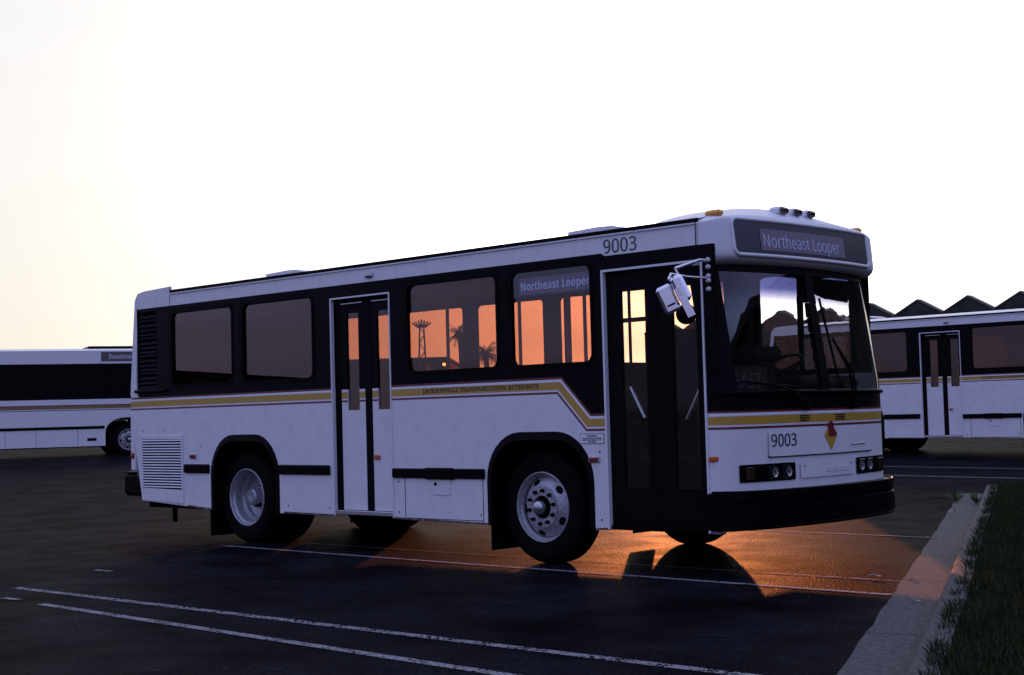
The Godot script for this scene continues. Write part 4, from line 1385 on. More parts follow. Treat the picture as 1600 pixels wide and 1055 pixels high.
func interior(o: Node3D) -> void:
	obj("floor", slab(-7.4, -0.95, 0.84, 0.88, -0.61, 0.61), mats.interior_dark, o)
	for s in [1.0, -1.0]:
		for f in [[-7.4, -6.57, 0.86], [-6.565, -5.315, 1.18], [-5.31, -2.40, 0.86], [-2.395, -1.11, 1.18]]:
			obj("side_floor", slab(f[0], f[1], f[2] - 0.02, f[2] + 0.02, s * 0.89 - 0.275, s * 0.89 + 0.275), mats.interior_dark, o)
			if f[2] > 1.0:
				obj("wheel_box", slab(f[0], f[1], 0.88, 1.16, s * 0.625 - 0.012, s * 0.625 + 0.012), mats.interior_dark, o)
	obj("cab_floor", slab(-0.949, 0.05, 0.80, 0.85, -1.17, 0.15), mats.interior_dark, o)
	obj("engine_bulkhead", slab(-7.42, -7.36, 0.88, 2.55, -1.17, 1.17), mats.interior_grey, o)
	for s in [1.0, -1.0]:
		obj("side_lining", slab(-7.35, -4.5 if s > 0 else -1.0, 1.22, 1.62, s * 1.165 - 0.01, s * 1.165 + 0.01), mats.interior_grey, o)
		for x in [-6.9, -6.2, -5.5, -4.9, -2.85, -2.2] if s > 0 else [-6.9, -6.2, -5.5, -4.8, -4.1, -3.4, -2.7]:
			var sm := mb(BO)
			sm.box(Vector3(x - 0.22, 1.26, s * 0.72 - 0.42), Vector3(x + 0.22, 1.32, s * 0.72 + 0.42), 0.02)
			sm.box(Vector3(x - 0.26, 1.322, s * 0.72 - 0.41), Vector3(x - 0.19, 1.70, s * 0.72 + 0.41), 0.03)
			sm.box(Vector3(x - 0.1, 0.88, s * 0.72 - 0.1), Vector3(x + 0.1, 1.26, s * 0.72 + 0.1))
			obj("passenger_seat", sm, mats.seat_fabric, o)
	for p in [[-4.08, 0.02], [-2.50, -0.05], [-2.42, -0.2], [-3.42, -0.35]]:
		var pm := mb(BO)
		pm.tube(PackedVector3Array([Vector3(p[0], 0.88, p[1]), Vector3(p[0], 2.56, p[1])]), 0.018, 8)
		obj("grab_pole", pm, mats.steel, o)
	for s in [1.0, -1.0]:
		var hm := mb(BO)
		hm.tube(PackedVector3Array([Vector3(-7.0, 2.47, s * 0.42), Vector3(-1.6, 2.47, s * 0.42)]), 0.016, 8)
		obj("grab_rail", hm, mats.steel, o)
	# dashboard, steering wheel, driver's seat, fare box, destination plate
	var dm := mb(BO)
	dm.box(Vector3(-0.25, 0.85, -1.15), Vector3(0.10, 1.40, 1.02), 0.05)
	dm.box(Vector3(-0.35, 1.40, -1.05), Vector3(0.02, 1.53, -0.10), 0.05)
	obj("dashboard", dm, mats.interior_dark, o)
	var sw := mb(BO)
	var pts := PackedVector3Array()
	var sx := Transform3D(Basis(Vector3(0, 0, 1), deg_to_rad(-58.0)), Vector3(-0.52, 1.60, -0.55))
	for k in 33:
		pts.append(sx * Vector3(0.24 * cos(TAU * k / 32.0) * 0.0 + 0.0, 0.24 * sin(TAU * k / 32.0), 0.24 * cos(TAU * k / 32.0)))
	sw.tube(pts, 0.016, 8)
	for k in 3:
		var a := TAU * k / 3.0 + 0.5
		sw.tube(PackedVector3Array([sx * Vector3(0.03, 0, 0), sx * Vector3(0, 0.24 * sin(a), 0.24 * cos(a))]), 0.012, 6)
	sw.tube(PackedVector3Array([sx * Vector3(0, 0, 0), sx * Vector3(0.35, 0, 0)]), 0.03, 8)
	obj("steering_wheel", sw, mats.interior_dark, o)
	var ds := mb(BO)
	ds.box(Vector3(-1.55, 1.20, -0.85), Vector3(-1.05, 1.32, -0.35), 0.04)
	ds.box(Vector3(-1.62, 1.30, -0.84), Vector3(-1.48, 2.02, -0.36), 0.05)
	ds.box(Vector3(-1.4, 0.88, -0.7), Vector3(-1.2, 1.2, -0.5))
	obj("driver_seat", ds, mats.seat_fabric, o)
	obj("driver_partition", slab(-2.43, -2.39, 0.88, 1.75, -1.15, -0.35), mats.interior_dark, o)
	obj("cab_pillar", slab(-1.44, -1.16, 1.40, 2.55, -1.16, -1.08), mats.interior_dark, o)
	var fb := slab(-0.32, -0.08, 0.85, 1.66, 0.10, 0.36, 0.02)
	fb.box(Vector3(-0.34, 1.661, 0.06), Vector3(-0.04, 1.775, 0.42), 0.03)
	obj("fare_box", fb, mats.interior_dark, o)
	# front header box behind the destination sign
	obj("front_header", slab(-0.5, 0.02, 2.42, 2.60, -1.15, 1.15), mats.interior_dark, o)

func rear_door(o: Node3D) -> void:
	var d := Node3D.new()
	d.name = "rear_door"
	o.add_child(d)
	var zf := ZS - 0.045
	var jm := mb(BO)
	jm.box(Vector3(-4.47, 0.36, zf - 0.03), Vector3(-4.385, 2.44, zf))
	jm.box(Vector3(-4.385, 2.36, zf - 0.03), Vector3(-3.615, 2.44, zf))
	jm.box(Vector3(-3.622, 0.36, zf - 0.03), Vector3(-3.606, 2.36, zf))
	obj("door_frame", jm, mats.black_rubber, d)
	var tm := mb(BO)
	tm.box(Vector3(-4.478, 0.345, ZS - 0.03), Vector3(-4.462, 2.45, ZS + 0.008))
	tm.box(Vector3(-3.613, 0.345, ZS - 0.03), Vector3(-3.599, 2.45, ZS + 0.008))
	tm.box(Vector3(-4.462, 2.436, ZS - 0.03), Vector3(-3.613, 2.451, ZS + 0.008))
	obj("door_trim", tm, mats.white_trim, d)
	var th := slab(-4.46, -3.615, 0.352, 0.395, 1.02, ZS - 0.002, 0.006)
	obj("threshold", th, mats.steel, d)
	obj("step", slab(-4.46, -3.615, 0.36, 0.40, 0.8, 1.02), mats.dark_metal, d)
	obj("centre_seal", slab(-4.03, -3.925, 0.40, 2.36, zf - 0.02, zf + 0.006, 0.01), mats.black_rubber, d)
	var leaves := [[-4.38, -4.03, -4.291, -4.115], [-3.925, -3.625, -3.845, -3.665]]
	for l in leaves:
		var lm := mb(BO)
		# white lower leaf with a notch for the glass
		lm.box(Vector3(l[0], 0.40, zf - 0.03), Vector3(l[1], 1.355, zf))
		lm.box(Vector3(l[0], 1.355, zf - 0.03), Vector3(l[2], 1.557, zf))
		lm.box(Vector3(l[3], 1.355, zf - 0.03), Vector3(l[1], 1.557, zf))
		var lf := obj("door_leaf", lm, mats.white_paint, d)
		var um := mb(BO)
		um.box(Vector3(l[0], 1.5575, zf - 0.03), Vector3(l[2], 2.36, zf))
		um.box(Vector3(l[3], 1.5575, zf - 0.03), Vector3(l[1], 2.36, zf))
		um.box(Vector3(l[2], 2.295, zf - 0.03), Vector3(l[3], 2.36, zf))
		obj("upper_frame", um, mats.black_paint, lf)
		var gm := mb(BO)
		gm.extr(srect(l[2], 1.355, l[3], 2.295, 0), zf - 0.02, zf - 0.015)
		obj("pane", gm, mats.bronze_glass, lf)
		for s in [[l[0], l[2]], [l[3], l[1]]]:
			for r in [[1.533, 1.471, mats.yellow_vinyl], [1.453, 1.436, mats.red_vinyl]]:
				obj("stripe", slab(s[0] + 0.001, s[1] - 0.001, r[1], r[0], zf, zf + 0.002), r[2], lf)
		obj("top_seal", slab(l[0] + 0.02, l[1] - 0.02, 2.385, 2.393, zf, zf + 0.012), mats.white_trim, lf)
		var hb := mb(BO)
		hb.tube(PackedVector3Array([Vector3(l[2] + 0.03, 1.2, zf - 0.09), Vector3(l[3] - 0.03, 1.75, zf - 0.09)]), 0.014, 8)
		obj("handrail", hb, mats.steel, lf)
	var am := slab(-3.91, -3.828, 0.882, 0.926, zf, zf + 0.016, 0.008)
	obj("reflector", am, mats.amber_lens, d)

func front_door(o: Node3D) -> void:
	var d := Node3D.new()
	d.name = "front_door"
	o.add_child(d)
	var zf := ZS - 0.03
	var tm := mb(BO)
	tm.box(Vector3(-0.988, 0.33, ZS - 0.03), Vector3(-0.968, 2.428, ZS + 0.01))
	tm.box(Vector3(0.018, 0.33, ZS - 0.03), Vector3(0.034, 2.428, ZS + 0.01))
	tm.box(Vector3(-0.968, 2.410, ZS - 0.03), Vector3(0.018, 2.428, ZS + 0.01))
	obj("door_trim", tm, mats.white_trim, d)
	var jm := mb(BO)
	jm.box(Vector3(-0.968, 0.36, zf - 0.04), Vector3(-0.935, 2.41, zf))
	jm.box(Vector3(-0.935, 2.33, zf - 0.04), Vector3(0.0, 2.41, zf))
	jm.box(Vector3(0.0, 0.36, zf - 0.04), Vector3(0.018, 2.41, zf))
	obj("door_frame", jm, mats.black_rubber, d)
	obj("threshold", slab(-0.968, 0.018, 0.325, 0.36, 0.95, ZS - 0.005, 0.006), mats.dark_metal, d)
	obj("step", slab(-0.948, 0.0, 0.36, 0.40, 0.3, 0.95), mats.dark_metal, d)
	obj("step", slab(-0.948, 0.0, 0.40, 0.62, 0.3, 0.65), mats.dark_metal, d)
	for l in [[-0.934, -0.47, -0.822, -0.568], [-0.436, -0.001, -0.300, -0.065]]:
		var lm := mb(BO)
		lm.box(Vector3(l[0], 0.362, zf - 0.035), Vector3(l[1], 0.66, zf))
		lm.box(Vector3(l[0], 0.66, zf - 0.035), Vector3(l[2], 2.329, zf))
		lm.box(Vector3(l[3], 0.66, zf - 0.035), Vector3(l[1], 2.329, zf))
		lm.box(Vector3(l[2], 2.245, zf - 0.035), Vector3(l[3], 2.329, zf))
		var lf := obj("door_leaf", lm, mats.black_paint, d)
		var gm := mb(BO)
		gm.q(Vector3(l[2], 0.66, zf - 0.018), Vector3(l[3], 0.66, zf - 0.018), Vector3(l[3], 2.245, zf - 0.018), Vector3(l[2], 2.245, zf - 0.018), Vector3(0, 0, 1))
		obj("pane", gm, mats.clear_glass, lf)
		var hb := mb(BO)
		if l[0] < -0.9:
			hb.tube(PackedVector3Array([Vector3(-0.80, 1.47, zf - 0.07), Vector3(-0.66, 1.22, zf - 0.07)]), 0.013, 8)
		else:
			hb.tube(PackedVector3Array([Vector3(-0.09, 1.45, zf - 0.07), Vector3(-0.24, 1.20, zf - 0.07)]), 0.013, 8)
		obj("handrail", hb, mats.steel, lf)
	obj("centre_seal", slab(-0.469, -0.437, 0.362, 2.329, zf - 0.02, zf + 0.008, 0.01), mats.black_rubber, d)

func front_end(o: Node3D) -> void:
	# lower mask
	var fm := front_piece(0.34, 1.242, -1.22, 1.22, 0.0, 3)
	var mask := obj("front_mask", fm, mats.white_paint, o)
	obj("front_belt", front_piece(1.243, 1.40, -1.22, 1.22, 0.0, 2), mats.black_paint, o)
	# sill bar under the windscreen
	var sb := mb(BO)
	var sp := PackedVector3Array()
	for z in z_list(-1.17, 1.17):
		sp.append(Vector3(plan(z) + 0.008, 1.392, z))
	sb.tube(sp, 0.020, 8)
	obj("windscreen_sill", sb, mats.bumper_rubber, o)
	# corner pillars and header round the windscreen
	var pl := front_piece(1.401, 2.40, 1.04, 1.22, 0.0, 6)
	obj("corner_pillar", pl, mats.black_paint, o)
	obj("left_corner_pillar", front_piece(1.401, 2.40, -1.22, -1.13, 0.0, 6), mats.white_cap_paint, o)
	obj("windscreen_header", front_piece(2.345, 2.41, -1.129, 1.039, 0.002, 1), mats.black_paint, o)
	# windscreen in two panes, 6 mm thick
	for w in [[0.03, 1.039], [-1.129, -0.03]]:
		var gm := mb(BO)
		var zl := PackedFloat32Array()
		var n := 26
		for k in n + 1:
			zl.append(lerpf(w[0], w[1], float(k) / n))
		var ny := 8
		for lay in 2:
			var rows := []; var uvs := []
			for s in ny + 1:
				var y := lerpf(1.395, 2.36, float(s) / ny)
				var row := PackedVector3Array(); var ur := PackedVector2Array()
				for z in zl:
					row.append(Vector3(plan(z) + rake(y) - 0.004 - 0.006 * lay, y, z))
					ur.append(Vector2(0.5, 1.0 - float(s) / ny))
				rows.append(row); uvs.append(ur)
			gm.grid(rows, Vector3(-3, 1.8, 0), lay == 1, uvs)
		# edges
		for s in ny:
			var y0 := lerpf(1.395, 2.36, float(s) / ny); var y1 := lerpf(1.395, 2.36, float(s + 1) / ny)
			for e in [0, n]:
				var z := zl[e]
				var h := Vector3(0, 0, -1 if (z < zl[n / 2]) else 1)
				gm.q(Vector3(plan(z) + rake(y0) - 0.004, y0, z), Vector3(plan(z) + rake(y1) - 0.004, y1, z), Vector3(plan(z) + rake(y1) - 0.010, y1, z), Vector3(plan(z) + rake(y0) - 0.010, y0, z), h)
		for k in n:
			for yy in [[1.395, -1.0], [2.36, 1.0]]:
				var y: float = yy[0]
				gm.q(Vector3(plan(zl[k]) + rake(y) - 0.004, y, zl[k]), Vector3(plan(zl[k + 1]) + rake(y) - 0.004, y, zl[k + 1]), Vector3(plan(zl[k + 1]) + rake(y) - 0.010, y, zl[k + 1]), Vector3(plan(zl[k]) + rake(y) - 0.010, y, zl[k]), Vector3(0, yy[1], 0))
		obj("windscreen_pane", gm, mats.windscreen_glass, o)
	var cp := mb(BO)
	var cpts := PackedVector3Array()
	for s in 9:
		var y := lerpf(1.39, 2.36, s / 8.0)
		cpts.append(Vector3(plan(0) + rake(y) - 0.012, y, 0.0))
	for s in 8:
		for zz in [1.0]:
			var a := cpts[s]; var b := cpts[s + 1]
			cp.q(a + Vector3(0.022, 0, -0.06), b + Vector3(0.022, 0, -0.045), b + Vector3(0.022, 0, 0.045), a + Vector3(0.022, 0, 0.06), Vector3(1, 0, 0))
			for sd in [-1.0, 1.0]:
				cp.q(a + Vector3(0.022, 0, sd * 0.06), b + Vector3(0.022, 0, sd * 0.045), b + Vector3(-0.03, 0, sd * 0.045), a + Vector3(-0.03, 0, sd * 0.06), Vector3(0, 0, sd))
	obj("windscreen_divider", cp, mats.black_rubber, o)
	# sun visors behind the glass
	var sv := mb(BO)
	sv.extr(PackedVector2Array([Vector2(-1.05, 2.36), Vector2(-0.16, 2.36), Vector2(-0.22, 2.27), Vector2(-0.60, 2.19), Vector2(-0.95, 2.17)]), 0.0, 0.008, Transform3D(Basis(Vector3(0, 0, 1), Vector3(0, 1, 0), Vector3(-1, 0, 0)), Vector3(-0.03, 0, 0)))
	obj("sun_visor", sv, mats.interior_dark, o)
	# route plate behind the glass
	var rp := mb(BO)
	rp.box(Vector3(0.10, 1.40, 0.52), Vector3(0.112, 1.60, 1.0))
	var rpo := obj("route_plate", rp, mats.black_vinyl, o)
	words("lettering", "EAST-", sans, mats.grey_letters, rpo, Vector3(0.114, 1.492, 0.755) + BO, FACE_FRONT, 0.42, 0.115)
	# --- destination pod
	var pm := mb(BO)
	var rows := []
	var zl2 := z_list(-1.22, 1.22)
	var prof := [[2.385, -0.20], [2.395, -0.13], [2.41, -0.07], [2.435, -0.022], [2.46, -0.004], [2.50, -0.004], [2.62, -0.019], [2.74, -0.034], [2.77, -0.038], [2.79, -0.048]]
	for p in prof:
		var row := PackedVector3Array()
		for z in zl2:
			var f := pow(absf(z) / 1.22, 6.0)
			var y: float = p[0]
			if y > 2.70:
				y -= 0.075 * f * (y - 2.70) / 0.09
			row.append(Vector3(pod_plan(z) + p[1] * (1.0 - 0.6 * f), y, z))
		rows.append(row)
	for s in 9:
		var t := (s + 1) / 9.0
		var row := PackedVector3Array()
		for z in zl2:
			var f := pow(absf(z) / 1.22, 6.0)
			var x0 := pod_plan(z) - 0.048 * (1.0 - 0.6 * f)
			var y0 := 2.79 - 0.075 * f
			var bulge := 0.075 * sin(PI * 0.5 * minf(t * 1.6, 1.0)) * (1.0 - pow(absf(z) / 1.22, 2.0))
			row.append(Vector3(lerpf(x0, -0.42, t), lerpf(y0, roof_y(z) + 0.004, 1.0 - pow(1.0 - t, 2.2)) + bulge, z))
		rows.append(row)
	pm.grid(rows, Vector3(-1.2, 2.3, 0))
	# side cheeks of the pod
	for s in [1.0, -1.0]:
		var z: float = s * ZS
		pm.q(Vector3(-0.02, 2.5425, z), Vector3(0.012, 2.5425, z), Vector3(0.008, 2.712, z), Vector3(-0.02, 2.712, z), Vector3(0, 0, s))
	obj("destination_pod", pm, mats.white_cap_paint, o)
	obj("seam", slab(-0.026, -0.018, 2.543, 2.72, ZS - 0.002, ZS + 0.0012), mats.black_rubber, o)
	var sg := obj("destination_sign", front_patch(2.468, 2.752, -0.985, 0.985, 0.055, 0.006, true, -0.115), mats.sign_cover, o)
	var rim := mb(BO)
	var rpts := PackedVector3Array()
	var rr := rrect(-0.985, 2.468, 0.985, 2.752, 0.055, 6)
	var dense := PackedVector2Array()
	for k in rr.size() + 1:
		var a := rr[k % rr.size()]; var b := rr[(k + 1) % rr.size()]
		var nseg := maxi(1, int(a.distance_to(b) / 0.1))
		for q in nseg:
			dense.append(a.lerp(b, float(q) / nseg))
	for p in dense:
		rpts.append(Vector3(pod_plan(p.x) + 0.004 - 0.115 * (p.y - 2.468), p.y, p.x))
	rim.tube(rpts, 0.016, 8)
	obj("sign_rim", rim, mats.white_cap_paint, sg)
	obj("sign_display", front_patch(2.512, 2.684, -0.52, 0.683, 0.004, 0.0095 - 0.115 * 0.044, true, -0.115), mats.sign_field, sg)
	# the lettering follows the bend in two halves
	var on_sign := func(z: float, y: float) -> Vector3: return Vector3(pod_plan(z) + 0.0100 - 0.115 * (y - 2.512) - 0.115 * 0.044, y, z)
	bent_words("Northeast Looper", sans, mats.sign_letters, sg, 0.665, -0.42, 2.588, 0.105, on_sign)
	for z in [0.20, 0.0, -0.20]:
		var lm := mb(BO)
		lm.box(Vector3(-0.01, 2.835, z - 0.06), Vector3(0.115, 2.91, z + 0.055), 0.022)
		var lo := obj("marker_lamp", lm, mats.white_cap_paint, o)
		obj("lens", slab(0.10, 0.135, 2.846, 2.902, z - 0.055, z + 0.055, 0.02), mats.smoked_lens, lo)
	for z in [1.02, -1.02]:
		obj("corner_lamp", slab(-0.06, 0.09, 2.775, 2.825, z - 0.04, z + 0.04, 0.02), mats.orange_lens, o)
	# --- hatch, logo, number, plate
	var hp := obj("access_hatch", front_patch(0.895, 1.095, -0.76, 0.755, 0.02, 0.012), mats.white_cap_paint, o)
	var he := mb(BO)
	var hpts := PackedVector3Array()
	for k in 21:
		hpts.append(Vector3(plan(lerpf(-0.76, 0.755, k / 20.0)) + 0.006, 0.893, lerpf(-0.76, 0.755, k / 20.0)))
	he.tube(hpts, 0.007, 6)
	obj("hatch_edge", he, mats.black_rubber, hp)
	var ch := mb(BO)
	ch.tube(PackedVector3Array([Vector3(plan(-0.36) + 0.014, 0.955, -0.36), Vector3(plan(-0.62) + 0.014, 0.958, -0.62)]), 0.007, 6)
	obj("hatch_handle", ch, mats.steel, hp)
	var on_hatch := func(z: float, y: float) -> Vector3: return Vector3(plan(z) + 0.0125, y, z)
	var fno := obj("fleet_number", front_patch(0.955, 0.958, 0.43, 0.435, 0.001, 0.0125), mats.white_cap_paint, hp)
	bent_words("9003", sans, mats.black_vinyl, fno, 0.735, 0.425, 1.018, 0.10, on_hatch)
	var lgx := Transform3D(FACE_FRONT, Vector3(plan(0.03) + 0.014, 0, 0))
	var ly := mb(BO)
	ly.extr(PackedVector2Array([Vector2(0.03, 0.923), Vector2(0.125, 1.045), Vector2(0.03, 1.145), Vector2(-0.065, 1.045)]), 0.0, 0.003, lgx)
	var lgo := obj("emblem", ly, mats.yellow_vinyl, o)
	var lr := mb(BO)
	lr.extr(PackedVector2Array([Vector2(-0.012, 1.030), Vector2(0.095, 1.030), Vector2(0.108, 1.052), Vector2(0.072, 1.10), Vector2(0.062, 1.142), Vector2(0.03, 1.156), Vector2(0.0, 1.142), Vector2(-0.008, 1.10)]), 0.003, 0.0055, lgx)
	obj("emblem_flame", lr, mats.red_vinyl, lgo)
	var npo := obj("number_plate", front_patch(0.712, 0.842, -0.402, 0.392, 0.012, 0.010), mats.white_cap_paint, o)
	for k in 7:
		var z := 0.02 - k * 0.052
		obj("embossed_mark", slab(plan(z) + 0.011, plan(z) + 0.0155, 0.748, 0.788, z - 0.016, z + 0.014, 0.003), mats.white_cap_paint, npo)
	for z in [0.34, -0.35]:
		obj("plate_bolt", slab(plan(z) + 0.011, plan(z) + 0.016, 0.80, 0.812, z - 0.006, z + 0.006, 0.002), mats.dark_metal, npo)
	# vents in the yellow stripe
	for z in [0.29, -0.20]:
		for y in [1.168, 1.186, 1.204]:
			obj("front_vent", slab(plan(z) - 0.02, plan(z) + 0.007, y - 0.005, y + 0.004, z - 0.075, z + 0.075), mats.black_rubber, mask)
	# --- headlights
	for s in [1.0, -1.0]:
		var hb := front_patch(0.706, 0.842, 0.452, 1.055, 0.012, 0.008) if s > 0 else front_patch(0.706, 0.842, -1.055, -0.452, 0.012, 0.008)
		var bz := obj("headlight_bezel", hb, mats.bumper_rubber, o)
		for z in [0.54, 0.70]:
			var x := plan(z) + 0.010
			var hl := mb(BO)
			hl.box(Vector3(x - 0.02, 0.722, s * z - 0.062), Vector3(x + 0.002, 0.826, s * z + 0.062), 0.004)
			var ho := obj("headlight", hl, mats.sign_glass, bz)
			var rf := mb(BO)
			rf.lathe(PackedVector2Array([Vector2(0.038, 0.006), Vector2(0.030, 0.002), Vector2(0.012, -0.001), Vector2(0.0, -0.002)]), 18, Transform3D(FACE_FRONT, Vector3(x + 0.003, 0.775, s * z)), true)
			obj("reflector", rf, mats.mirror_metal, ho)
		obj("turn_lamp", slab(plan(0.93) - 0.02, plan(0.93) + 0.014, 0.725, 0.823, s * 0.93 - 0.07, s * 0.93 + 0.07, 0.004), mats.smoked_lens, bz)
		var ml := mb(BO)
		ml.box(Vector3(-0.045, -0.021, -0.006), Vector3(0.045, 0.021, 0.016), 0.012, Transform3D(Basis(Vector3.UP, deg_to_rad(62.0 * s if s > 0 else 118.0)), Vector3(0.075, 0.893, s * 1.213)))
		obj("side_marker", ml, mats.amber_lens, o)
	# --- bumper: swept section
	var bm := mb(BO)
	var sec := [[0.10, 0.640], [0.115, 0.650], [0.125, 0.642], [0.125, 0.565], [0.108, 0.555], [0.108, 0.545], [0.132, 0.535], [0.136, 0.40], [0.13, 0.385], [0.120, 0.378], [0.125, 0.368], [0.118, 0.352], [0.09, 0.346], [0.0, 0.346]]
	sec.insert(0, [-0.02, 0.640])
	var brs := []
	var zs2 := z_list(-1.22, 1.22)
	for p in sec:
		var row := PackedVector3Array()
		for z in zs2:
			var nx := 1.0 - 0.75 * pow(absf(z) / 1.22, 10.0)
			var oz: float = 0.016 * pow(absf(z) / 1.22, 10.0) * signf(z)
			row.append(Vector3(plan(z) + p[0] * nx, p[1], z + oz))
		brs.append(row)
	for k in brs.size() - 1:
		bm.grid([brs[k], brs[k + 1]], Vector3(-0.3, 0.5, 0))
	for s in [1.0, -1.0]:
		bm.box(Vector3(-0.0 if s > 0 else -0.9, 0.346, s * 1.215 - 0.02), Vector3(0.10, 0.635, s * 1.215 + 0.02), 0.01)
	obj("front_bumper", bm, mats.bumper_rubber, o)
	obj("bumper_end_cap", slab(0.022, 0.11, 0.318, 0.3455, 1.12, 1.21, 0.01), mats.steel, o)
	# --- wipers
	for w in [-1.0, 1.0]:
		var zp: float = -0.42 if w < 0.0 else 0.30
		var wm := mb(BO)
		var px := func(z: float, y: float) -> Vector3: return Vector3(plan(z) + rake(y) + 0.028, y, z)
		var p0 := Vector3(plan(zp) + 0.03, 1.28, zp)
		var mid := Vector3(plan(zp + 0.10) + 0.05, 1.55, zp + 0.10)
		var tip := Vector3(plan(zp + 0.27) + rake(1.83) + 0.05, 1.83, zp + 0.27)
		if w > 0.0:      # the kerb-side wiper lies parked along the sill
			mid = Vector3(plan(0.5) + 0.05, 1.40, 0.5)
			tip = Vector3(plan(0.72) + 0.04, 1.455, 0.72)
		wm.tube(PackedVector3Array([p0, mid, tip]), 0.011, 6)
		wm.tube(PackedVector3Array([p0 + Vector3(0, 0.0, -0.06), mid + Vector3(0, 0, -0.045), tip]), 0.008, 6)
		wm.tube(PackedVector3Array([p0 + Vector3(-0.05, 0, 0.0), p0 + Vector3(0.02, 0, 0)]), 0.03, 10)
		var wo := obj("wiper", wm, mats.black_rubber, o)
		var bmm := mb(BO)
		var bp := PackedVector3Array()
		for k in 9:
			var t := k / 8.0
			var y := lerpf(1.50, 2.16, t)
			var z := tip.z + lerpf(-0.03, 0.055, t)
			if w > 0.0:
				y = lerpf(1.43, 1.48, t)
				z = lerpf(0.40, 1.0, t)
			bp.append(Vector3(plan(z) + rake(y) + 0.022, y, z))
		bmm.tube(bp, 0.011, 6)
		obj("wiper_blade", bmm, mats.black_rubber, wo)
	# --- kerb-side mirror on its bracket
	var mr := Node3D.new()
	mr.name = "mirror"
	o.add_child(mr)
	var br := mb(BO)
	br.tube(PackedVector3Array([Vector3(0.095, 2.41, 1.235), Vector3(0.085, 2.41, 1.33), Vector3(0.075, 2.33, 1.62)]), 0.013, 8)
	br.tube(PackedVector3Array([Vector3(0.095, 2.275, 1.235), Vector3(0.10, 2.272, 1.50), Vector3(0.10, 2.285, 1.70), Vector3(0.105, 2.24, 1.735)]), 0.010, 8)
	br.tube(PackedVector3Array([Vector3(0.075, 2.33, 1.62), Vector3(0.10, 2.272, 1.60)]), 0.009, 8)
	obj("mirror_arm", br, mats.mirror_metal, mr)
	for y in [2.415, 2.36, 2.29, 2.255, 2.19]:
		var cl := mb(BO)
		cl.lathe(PackedVector2Array([Vector2(0.020, -0.02), Vector2(0.024, 0.0), Vector2(0.018, 0.02), Vector2(0.0, 0.022)]), 10, Transform3D(Basis(Vector3(0, 1, 0), 0.6), Vector3(0.10, y, 1.235)))
		obj("bracket_bolt", cl, mats.steel, mr)
	var hx := Transform3D(Basis(Vector3.UP, deg_to_rad(38.0)) * Basis(Vector3(0, 0, 1), deg_to_rad(24.0)) * Basis.from_scale(Vector3.ONE * 0.86), Vector3(0.11, 2.13, 1.67))
	var hd := mb(BO)
	hd.box(Vector3(-0.14, -0.135, -0.028), Vector3(0.005, 0.115, 0.028), 0.024, hx)
	obj("mirror_head", hd, mats.mirror_metal, mr)
	var hd2 := mb(BO)
	hd2.box(Vector3(0.008, -0.10, -0.02), Vector3(0.125, 0.15, 0.045), 0.034, hx)
	obj("mirror_head", hd2, mats.mirror_metal, mr)
	var stp := mb(BO)
	stp.box(Vector3(0.012, -0.235, 0.046), Vector3(0.082, 0.04, 0.054), 0.003, hx)
	for k in 3:
		stp.box(Vector3(0.028, -0.03 + k * 0.03, 0.054), Vector3(0.066, -0.012 + k * 0.03, 0.060), 0.002, hx)
	obj("mirror_strap", stp, mats.mirror_metal, mr)
	var sl2 := slab(0, 0, 0, 0, 0, 0)
	sl2 = mb(BO)
	sl2.box(Vector3(-0.105, -0.075, 0.028), Vector3(-0.03, -0.058, 0.031), 0.0, hx)
	obj("mirror_slot", sl2, mats.black_rubber, mr)
	var cx := mb(BO)
	cx.lathe(PackedVector2Array([Vector2(0.0, -0.012), Vector2(0.072, -0.010), Vector2(0.078, 0.0), Vector2(0.070, 0.012), Vector2(0.04, 0.03), Vector2(0.0, 0.038)]), 28, Transform3D(Basis(Vector3.UP, deg_to_rad(42.0)), Vector3(0.155, 1.985, 1.60)), true)
	obj("convex_mirror", cx, mats.black_rubber, mr)

